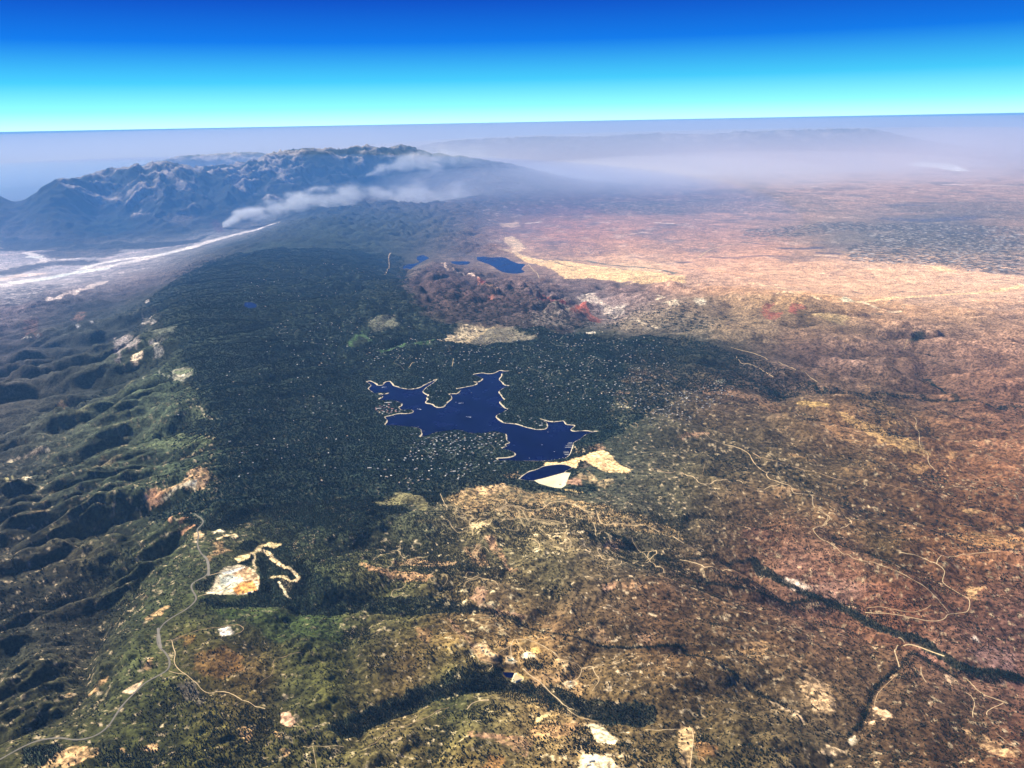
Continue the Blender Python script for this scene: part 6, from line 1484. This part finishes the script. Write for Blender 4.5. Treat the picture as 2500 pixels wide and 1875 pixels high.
def clump(n, half, hmin, hmax, oakf):
    def f(bm, rnd):
        for q in range(n):
            x_, y_ = rnd.uniform(-half, half), rnd.uniform(-half, half)
            if rnd.random() < oakf: oak_bm(bm, x_, y_, -2, rnd.uniform(hmin * .6, hmax * .65), rnd.uniform(5.5, 8), rnd, 1, 1)
            else: conifer_bm(bm, x_, y_, -2, rnd.uniform(hmin, hmax), rnd.uniform(4.2, 6.2), rnd, 3, 6)
        return 'conifer_leaf'
    return f
def scrub(n, half, rmin, rmax):
    def f(bm, rnd):
        for q in range(n):
            r_ = rnd.uniform(rmin, rmax)
            blob(bm, (rnd.uniform(-half, half), rnd.uniform(-half, half), r_ * .25), r_, r_ * .75, 1, rnd, .3)
        return 'scrub_leaf'
    return f
make_proto('single_tree', [one_conifer, one_conifer, one_conifer, one_oak, one_oak, one_oak])
make_proto('tree_clump', [clump(6, 16, 15, 25, .2) for _ in range(6)])
make_proto('tree_patch', [clump(18, 40, 15, 26, .15) for _ in range(6)])
make_proto('scrub_clump', [scrub(9, 17, 1.6, 4.0) for _ in range(6)])
make_proto('scrub_patch', [scrub(16, 34, 2.2, 5.5) for _ in range(6)])

def instancer(name, label, cname, pts, rotz, scl, idx, tilt=None):
    me = bpy.data.meshes.new(name)
    me.vertices.add(len(pts)); me.vertices.foreach_set('co', np.asarray(pts, np.float32).ravel())
    rot = np.zeros((len(pts), 3), np.float32); rot[:, 2] = rotz
    a_ = me.attributes.new('rot', 'FLOAT_VECTOR', 'POINT'); a_.data.foreach_set('vector', rot.ravel())
    a_ = me.attributes.new('scl', 'FLOAT', 'POINT'); a_.data.foreach_set('value', np.asarray(scl, np.float32))
    a_ = me.attributes.new('idx', 'INT', 'POINT'); a_.data.foreach_set('value', np.asarray(idx, np.int32))
    o = bpy.data.objects.new(name, me); C.objects.link(o)
    o['kind'] = 'stuff'; o['label'] = label
    ng = bpy.data.node_groups.new(name + '_scatter', 'GeometryNodeTree')
    ng.interface.new_socket('Geometry', in_out='INPUT', socket_type='NodeSocketGeometry')
    ng.interface.new_socket('Geometry', in_out='OUTPUT', socket_type='NodeSocketGeometry')
    N, Lk = ng.nodes, ng.links
    gi, go = N.new('NodeGroupInput'), N.new('NodeGroupOutput')
    ci = N.new('GeometryNodeCollectionInfo'); ci.inputs[0].default_value = PROTO[cname]
    ci.inputs['Separate Children'].default_value = True; ci.inputs['Reset Children'].default_value = True
    ip = N.new('GeometryNodeInstanceOnPoints'); ip.inputs['Pick Instance'].default_value = True
    def attr(nm, typ):
        n_ = N.new('GeometryNodeInputNamedAttribute'); n_.data_type = typ; n_.inputs['Name'].default_value = nm
        return n_.outputs['Attribute']
    Lk.new(gi.outputs[0], ip.inputs['Points']); Lk.new(ci.outputs[0], ip.inputs['Instance'])
    Lk.new(attr('idx', 'INT'), ip.inputs['Instance Index']); Lk.new(attr('rot', 'FLOAT_VECTOR'), ip.inputs['Rotation']); Lk.new(attr('scl', 'FLOAT'), ip.inputs['Scale'])
    Lk.new(ip.outputs[0], go.inputs[0])
    md = o.modifiers.new('scatter', 'NODES'); md.node_group = ng
    return o

TMAX = math.radians(35.2)
def candidates(r0, r1, s):
    """jittered world grid of spots between two distances, inside the wedge of country that is built"""
    xm = r1 * math.sin(TMAX)
    gx = np.arange(-xm, xm, s); gy = np.arange(r0 * .75, r1, s)
    gx, gy = np.meshgrid(gx, gy)
    x = (gx + rng.uniform(-.5, .5, gx.shape) * s).ravel(); y = (gy + rng.uniform(-.5, .5, gy.shape) * s).ravel()
    r_ = np.hypot(x, y)
    ok = (r_ > r0) & (r_ < r1) & (np.abs(np.arctan2(x, y)) < TMAX)
    return x[ok], y[ok]
def pick(r0, r1, s, field, gain, power=1.0, patchy=.0, free=True):
    x, y = candidates(r0, r1, s)
    p = np.clip(near_val(field, x, y), 0, 1) ** power * gain
    if patchy: p = p * np.clip(1 + patchy * 1.6 * fbm(x / 160, y / 160, 3, 91, .6) * (1 - p), 0, 2)
    ok = rng.random(len(x)) < p
    x, y = x[ok], y[ok]
    if free:
        ok = is_free(x, y); x, y = x[ok], y[ok]
    ok = near_val(LAKED, x, y) > SHORE - 6
    return x[ok], y[ok]
# single trees of the near country
x, y = pick(3850, 9600, 12.5, FOR, .95, 1.1, .9)
z = ground(x, y)
# more conifers in dense wood, more round oaks on open ground
dens = near_val(FOR, x, y)
con = rng.random(len(x)) < np.clip(.25 + .6 * (dens - .3) + .25 * fbm(x / 700, y / 700, 2, 93), .08, .85)
idx_ = np.where(con, rng.integers(0, 3, len(x)), rng.integers(3, 6, len(x)))
scl_ = rng.uniform(.55, 1.15, len(x))
px_, py_ = to_px(x, y, z + 6)
inside = (px_ > 8) & (px_ < W0 - 8) & (py_ < H0 - 6)
order = np.argsort(np.where(inside, np.hypot(np.hypot(x, y), CAM_H - z) / (scl_ + .3), 1e9))
chosen = []
taken = np.zeros(len(x), bool)
cell = {}
for i_ in order:
    if len(chosen) >= 300 or not inside[i_]: break
    key = (int(x[i_] // 22), int(y[i_] // 22))
    if cell.get(key): continue
    cell[key] = 1; chosen.append(i_); taken[i_] = True
keep = ~taken
instancer('forest_trees', 'scattered oaks and conifers over the near hills and ravines', 'single_tree', np.column_stack([x, y, z])[keep], rng.uniform(0, 6.28, len(x))[keep], scl_[keep], idx_[keep])
# the 300 that show largest: trees of their own, with trunk, limbs and crown
def trunk_mesh(h, r_, rnd, name):
    bm = bmesh.new()
    def limb(p0, p1, r0, r1):
        d_ = (Vector(p1) - Vector(p0)).normalized(); a_ = d_.orthogonal().normalized(); b_ = d_.cross(a_)
        A = [bm.verts.new(Vector(p0) + (a_ * math.cos(t) + b_ * math.sin(t)) * r0) for t in (0, 1.2566, 2.5133, 3.7699, 5.0265)]
        B = [bm.verts.new(Vector(p1) + (a_ * math.cos(t) + b_ * math.sin(t)) * r1) for t in (0, 1.2566, 2.5133, 3.7699, 5.0265)]
        for q in range(5): bm.faces.new((A[q], A[(q + 1) % 5], B[(q + 1) % 5], B[q]))
    limb((0, 0, -2), (0, 0, h * .45), r_, r_ * .7); limb((0, 0, h * .45), (.2, .1, h * .85), r_ * .7, r_ * .2)
    for q in range(4):
        a_ = q * 1.57 + rnd.uniform(-.4, .4)
        limb((0, 0, h * (.3 + .08 * q)), (math.cos(a_) * h * .3, math.sin(a_) * h * .3, h * (.5 + .08 * q)), r_ * .4, r_ * .12)
    return mesh_of(bm, name, 'bark')
def leafy(bm, rnd, c, r_, h, n, s):
    for q in range(n):
        d_ = Vector((rnd.gauss(0, 1), rnd.gauss(0, 1), rnd.gauss(0, 1))).normalized() * rnd.uniform(.65, 1.05)
        p = Vector((c[0] + d_.x * r_, c[1] + d_.y * r_, c[2] + d_.z * h)); a_ = Vector((rnd.gauss(0, 1), rnd.gauss(0, 1), rnd.gauss(0, 1))).normalized() * s * rnd.uniform(.6, 1.3)
        b_ = a_.orthogonal().normalized() * s * rnd.uniform(.6, 1.3)
        vv = [bm.verts.new(p + o_) for o_ in (-a_, -b_, a_, b_)]
        bm.faces.new(vv)
TREES = []
for q in range(6):
    rnd = random.Random(500 + q)
    bm = bmesh.new()
    if q < 3:
        h = rnd.uniform(19, 25); r_ = rnd.uniform(4.8, 6)
        conifer_bm(bm, 0, 0, 0, h, r_, rnd, 5, 8)
        for t_ in range(5): leafy(bm, rnd, (0, 0, h * (.2 + .15 * t_)), r_ * (1 - .17 * t_), h * .06, 14, 1.1)
        TREES.append((trunk_mesh(h, .5, rnd, 'trunk'), mesh_of(bm, 'crown', 'conifer_leaf')))
    else:
        h = rnd.uniform(10, 14); r_ = rnd.uniform(6, 8)
        oak_bm(bm, 0, 0, 0, h, r_, rnd, 5, 1)
        leafy(bm, rnd, (0, 0, h * .6), r_ * .95, h * .42, 90, 1.2)
        TREES.append((trunk_mesh(h * .9, .55, rnd, 'trunk'), mesh_of(bm, 'crown', 'oak_leaf')))
ZONES = [(230, 'in the thicket under the curving highway'), (430, 'on the grassy slope below the highway saddle'), (700, 'in the thick grove above the straight pale track'),
         (880, 'on the tan ground around the short pale track'), (1180, 'on the brown spur beside the wooded ravine'), (1450, 'on the tan flat next to the cream pads'), (1720, 'around the oak dotted yard with the hook track'),
         (2050, 'in the scrub of the brown gully with bare sandy patches'), (2600, 'on the dark brown slope with pale streaks')]
for i_ in chosen:
    zone = next(t_ for lim, t_ in ZONES if px_[i_] < lim)
    kd = ('tall ' if scl_[i_] > .98 else 'small ' if scl_[i_] < .78 else '') + ('dark pointed conifer' if idx_[i_] < 3 else 'dark round oak')
    t_ = thing('conifer_tree' if idx_[i_] < 3 else 'oak_tree', f'{kd} {zone}', 'tree', (x[i_], y[i_], z[i_]), rng.uniform(0, 6.28), f'{kd}s {zone}', float(scl_[i_]))
    child('trunk', TREES[idx_[i_]][0], t_); child('crown', TREES[idx_[i_]][1], t_)
# wood of the middle distance, then of the far hills
x, y = pick(9600, 17500, 27, FOR * np.clip(.84 + .5 * MOT + .35 * JIT, .3, 1), .95, 1.0, .6)
z = ground(x, y)
instancer('forest', 'dark pine forest around the lake', 'tree_clump', np.column_stack([x, y, z]), rng.uniform(0, 6.28, len(x)), rng.uniform(.75, 1.1, len(x)), rng.integers(0, 6, len(x)))
x, y = pick(17500, 33000, 66, FOR, 1.0, 1.0, .6)
z = ground(x, y)
instancer('far_forest', 'dark forest on the far plateau', 'tree_patch', np.column_stack([x, y, z]), rng.uniform(0, 6.28, len(x)), rng.uniform(.8, 1.15, len(x)), rng.integers(0, 6, len(x)))
# scrub
SHR = SHR * sstep(-.12 - .2 * sstep(.05, .2, TT), .28, fbm(X / 210, Y / 210, 4, 95, .65) - .35 * np.clip(RELIEF, -.6, .8))
x, y = pick(3850, 9800, 30, SHR, .85, 1.0, .6)
z = ground(x, y)
instancer('scrub', 'low chaparral dotted over the near slopes', 'scrub_clump', np.column_stack([x, y, z]), rng.uniform(0, 6.28, len(x)), rng.uniform(.7, 1.25, len(x)), rng.integers(0, 6, len(x)))
x, y = pick(9800, 16500, 62, SHR, .6, 1.0, .9)
z = ground(x, y)
instancer('far_scrub', 'low chaparral over the middle slopes', 'scrub_patch', np.column_stack([x, y, z]), rng.uniform(0, 6.28, len(x)), rng.uniform(.8, 1.3, len(x)), rng.integers(0, 6, len(x)))
# roofs too small to tell apart, through the forest towns
objs = []
for q, (wm, rm) in enumerate(HV[:4]):
    me2 = wm.copy(); bm = bmesh.new(); bm.from_mesh(wm)
    nf = len(bm.faces); bm.from_mesh(rm)
    bm.faces.ensure_lookup_table()
    for f in bm.faces[nf:]: f.material_index = 1
    bm.to_mesh(me2); bm.free(); me2.materials.append(rm.materials[0])
    objs.append(bpy.data.objects.new(f'far_roof_{q}', me2))
proto_coll('far_roof', objs)
HP = []
for poly, cnt in (([(640,800),(800,740),(960,740),(1000,800),(900,880),(760,900),(650,870)], 150), ([(560,680),(760,640),(900,660),(960,740),(640,780)], 110), ([(1240,800),(1620,830),(1650,960),(1480,1010),(1250,960)], 300),
                  ([(1500,990),(1760,930),(1800,960),(1620,1060)], 120), ([(900,1120),(1200,1080),(1240,1130),(960,1220)], 60), ([(540,900),(800,900),(900,1050),(800,1200),(560,1180)], 60), ([(1000,1060),(1230,1040),(1240,1085),(1000,1120)], 90), ([(900,830),(1250,810),(1240,890),(900,910)], 140)):
    HP += rand_in(poly, cnt)
HP = np.array(HP)
instancer('distant_houses', 'scatter of tiny pale roofs through the forest towns', 'far_roof', np.column_stack([HP, ground(HP[:, 0], HP[:, 1]) + 7]), rng.uniform(0, 3.14, len(HP)), rng.uniform(.8, 1.4, len(HP)), rng.integers(0, 4, len(HP)))

# ------------------------------------------------------------------ air: haze over the whole country, smoke of the fires
def volume(name, col, dens, aniso=.0):
    mt = bpy.data.materials.new(name); mt.use_nodes = True
    nt, lk = mt.node_tree.nodes, mt.node_tree.links
    nt.clear()
    out = nt.new('ShaderNodeOutputMaterial'); pv = nt.new('ShaderNodeVolumePrincipled')
    pv.inputs['Color'].default_value = (*col, 1); pv.inputs['Density'].default_value = dens; pv.inputs['Anisotropy'].default_value = aniso
    lk.new(pv.outputs[0], out.inputs['Volume'])
    MATS[name] = mt
    return mt, nt, lk, pv
HZ = volume('haze_air', (.22, .52, 1.0), 0.68e-5)
bm = bmesh.new(); box(bm, -4.6e5, 4.6e5, -4.6e5, 4.6e5, float(Z.min()) - 2, CAM_H + 12)
hz = bm_obj('haze', bm, 'haze_air'); hz['kind'] = 'stuff'; hz['label'] = 'pale blue haze over the whole country'

def lens(name, label, px, dist, zc, rl, rd, rz_, mat):
    th, _ = ray([px], [400]); th = float(th[0])
    bm = bmesh.new(); bmesh.ops.create_uvsphere(bm, u_segments=64, v_segments=32, radius=1.0)
    o = bm_obj(name, bm, mat)
    for p_ in o.data.polygons: p_.use_smooth = True
    o.location = (dist * math.sin(th), dist * math.cos(th), zc); o.scale = (rl, rd, rz_); o.rotation_euler = (0, 0, -th)
    o['kind'] = 'stuff'; o['label'] = label
    return o
volume('smoke_bank', (.87, .80, .85), 3.2e-5, .2)
lens('smoke_bank', 'broad pale bank of wildfire smoke over the desert', 1900, 116e3, -200, 70e3, 46e3, 3200, 'smoke_bank')
volume('smoke_sheet', (.97, .95, .97), 2.0e-5, .3)
for px_, d_, z_, rl_, rd_, rz_, lab in ((1180, 64e3, 0, 9e3, 11e3, 1100, 'smoke sheet right behind the white plume'), (1380, 68e3, 0, 12e3, 13e3, 1300, 'smoke sheet drifting over the edge of the desert'), (1600, 73e3, 0, 15e3, 15e3, 1400, 'smoke sheet thinning out over the desert towns'),
                                        (1100, 72e3, 300, 10e3, 8e3, 1500, 'smoke sheet below the high ridge'), (1850, 80e3, 0, 20e3, 16e3, 1500, 'faint smoke sheet over the far plain')):
    lens('smoke_sheet', lab, px_, d_, z_, rl_, rd_, rz_, 'smoke_sheet')
volume('valley_haze', (.74, .93, .98), 3.0e-5, .2)
lens('valley_haze', 'grey green haze lying in the far valley', -250, 104e3, -700, 48e3, 38e3, 1700, 'valley_haze')
volume('blue_haze', (.07, .34, 1.0), 1.1e-5)
lens('blue_haze', 'blue haze pooled around the mountains', 380, 54e3, -600, 36e3, 34e3, 3300, 'blue_haze')
volume('far_smoke', (.88, .85, .90), 1.7e-5, .2)
lens('far_smoke', 'old smoke along the whole horizon', 1250, 205e3, 500, 260e3, 132e3, 3795, 'far_smoke')

def plume(name, label, path, x0, x1, d0, d1, seed):
    """path: (px, py, distance, radius)"""
    P3 = []
    g0 = cast([(path[0][0], path[0][1] + 4)])[0]
    kd_ = float(np.hypot(g0[0], g0[1])) / path[0][2]
    for px, py, d_, r_ in path:
        d_ *= kd_
        th, sl = ray([px], [py]); th, sl = float(th[0]), float(sl[0])
        P3.append((d_ * math.sin(th), d_ * math.cos(th), CAM_H + sl * d_, r_))
    P3 = smooth_line(np.array(P3), 3)
    P3 = resample(P3, 70)
    seg = 24; V = []
    rnd = np.random.default_rng(seed)
    for i_, (x_, y_, z_, r_) in enumerate(P3):
        for s_ in range(seg):
            a_ = 2 * math.pi * s_ / seg
            k_ = 1.25
            V.append((x_, y_ + math.cos(a_) * r_ * k_ * 1.2, z_ + math.sin(a_) * r_ * k_))
    n_ = len(P3)
    F = [(i_ * seg + s_, i_ * seg + (s_ + 1) % seg, (i_ + 1) * seg + (s_ + 1) % seg, (i_ + 1) * seg + s_) for i_ in range(n_ - 1) for s_ in range(seg)]
    F += [tuple(range(seg))[::-1], tuple((n_ - 1) * seg + s_ for s_ in range(seg))]
    mt, nt, lk, pv = volume(name, (1.0, 1.0, 1.0), 1e-4, .3)
    geo = nt.new('ShaderNodeNewGeometry'); sx_ = nt.new('ShaderNodeSeparateXYZ'); lk.new(geo.outputs['Position'], sx_.inputs[0])
    xa, xb = P3[0][0] - 150, P3[-1][0]
    t_ = map_node(nt, lk, sx_.outputs[0], xa, xb, 0, 1)
    # the axis and the radius of the plume along its way, kept in a ramp
    lo_, hi_ = P3[:, 1:].min(0), P3[:, 1:].max(0)
    rp = nt.new('ShaderNodeValToRGB'); lk.new(t_, rp.inputs[0])
    el = rp.color_ramp.elements
    pos_ = np.linspace(0, 1, 20)
    while len(el) < 20: el.new(.5)
    for e_, p_ in zip(el, pos_):
        q_ = [np.interp(xa + p_ * (xb - xa), P3[:, 0], P3[:, k_]) for k_ in (1, 2, 3)]
        e_.position = float(p_); e_.color = tuple(float((q_[k_] - lo_[k_]) / (hi_[k_] - lo_[k_])) for k_ in range(3)) + (1,)
    sc_ = nt.new('ShaderNodeSeparateColor'); lk.new(rp.outputs[0], sc_.inputs[0])
    ax = [map_node(nt, lk, sc_.outputs[k_], 0, 1, float(lo_[k_]), float(hi_[k_])) for k_ in range(3)]
    dy = mathn(nt, lk, 'DIVIDE', mathn(nt, lk, 'SUBTRACT', sx_.outputs[1], ax[0]), mathn(nt, lk, 'MULTIPLY', ax[2], 1.25))
    dz = mathn(nt, lk, 'DIVIDE', mathn(nt, lk, 'SUBTRACT', sx_.outputs[2], ax[1]), ax[2])
    dist = mathn(nt, lk, 'SQRT', mathn(nt, lk, 'ADD', mathn(nt, lk, 'MULTIPLY', dy, dy), mathn(nt, lk, 'MULTIPLY', dz, dz)), 0)
    mp_ = nt.new('ShaderNodeMapping'); mp_.inputs['Scale'].default_value = (.55, 1, 1); lk.new(geo.outputs['Position'], mp_.inputs['Vector'])
    nz = noise_node(nt, lk, 1 / 700, 6, .62, mp_.outputs[0]); nw = noise_node(nt, lk, 1 / 2200, 3, .6, mp_.outputs[0])
    wob_ = mathn(nt, lk, 'ADD', map_node(nt, lk, nz.outputs['Fac'], .3, .7, -.55, .55), map_node(nt, lk, nw.outputs['Fac'], .3, .7, -.5, .5))
    body = map_node(nt, lk, mathn(nt, lk, 'ADD', dist, wob_), .25, .95, 1, 0)
    e_ = mathn(nt, lk, 'POWER', d1 / d0, t_)
    fade = map_node(nt, lk, t_, .6, 1.0, 1, 0)
    lk.new(mathn(nt, lk, 'MULTIPLY', mathn(nt, lk, 'MULTIPLY', mathn(nt, lk, 'MULTIPLY', body, body), d0 * 1.7), mathn(nt, lk, 'MULTIPLY', e_, fade)), pv.inputs['Density'])
    mt.cycles.volume_step_rate = .05
    o = mesh_obj(name, V, F, name)
    o['kind'] = 'stuff'; o['label'] = label
plume('smoke_plume', 'white smoke plume blowing from the valley fire', [(542,552,43.6e3,150),(556,543,43.8e3,330),(600,522,44.2e3,520),(680,500,45e3,680),(800,483,46.5e3,800),(950,478,48.5e3,950),(1100,483,51e3,1100),(1350,485,55e3,1300)], 0, 0, 2.6e-3, 7e-5, 3)
plume('smoke_plume_thin', 'thin smoke plume rising off the high ridge', [(893,429,51e3,120),(915,420,51.2e3,380),(960,402,51.6e3,700),(1020,388,52.4e3,1000),(1100,385,54e3,1200),(1250,392,57e3,1400)], 0, 0, 1.2e-3, 6e-5, 5)
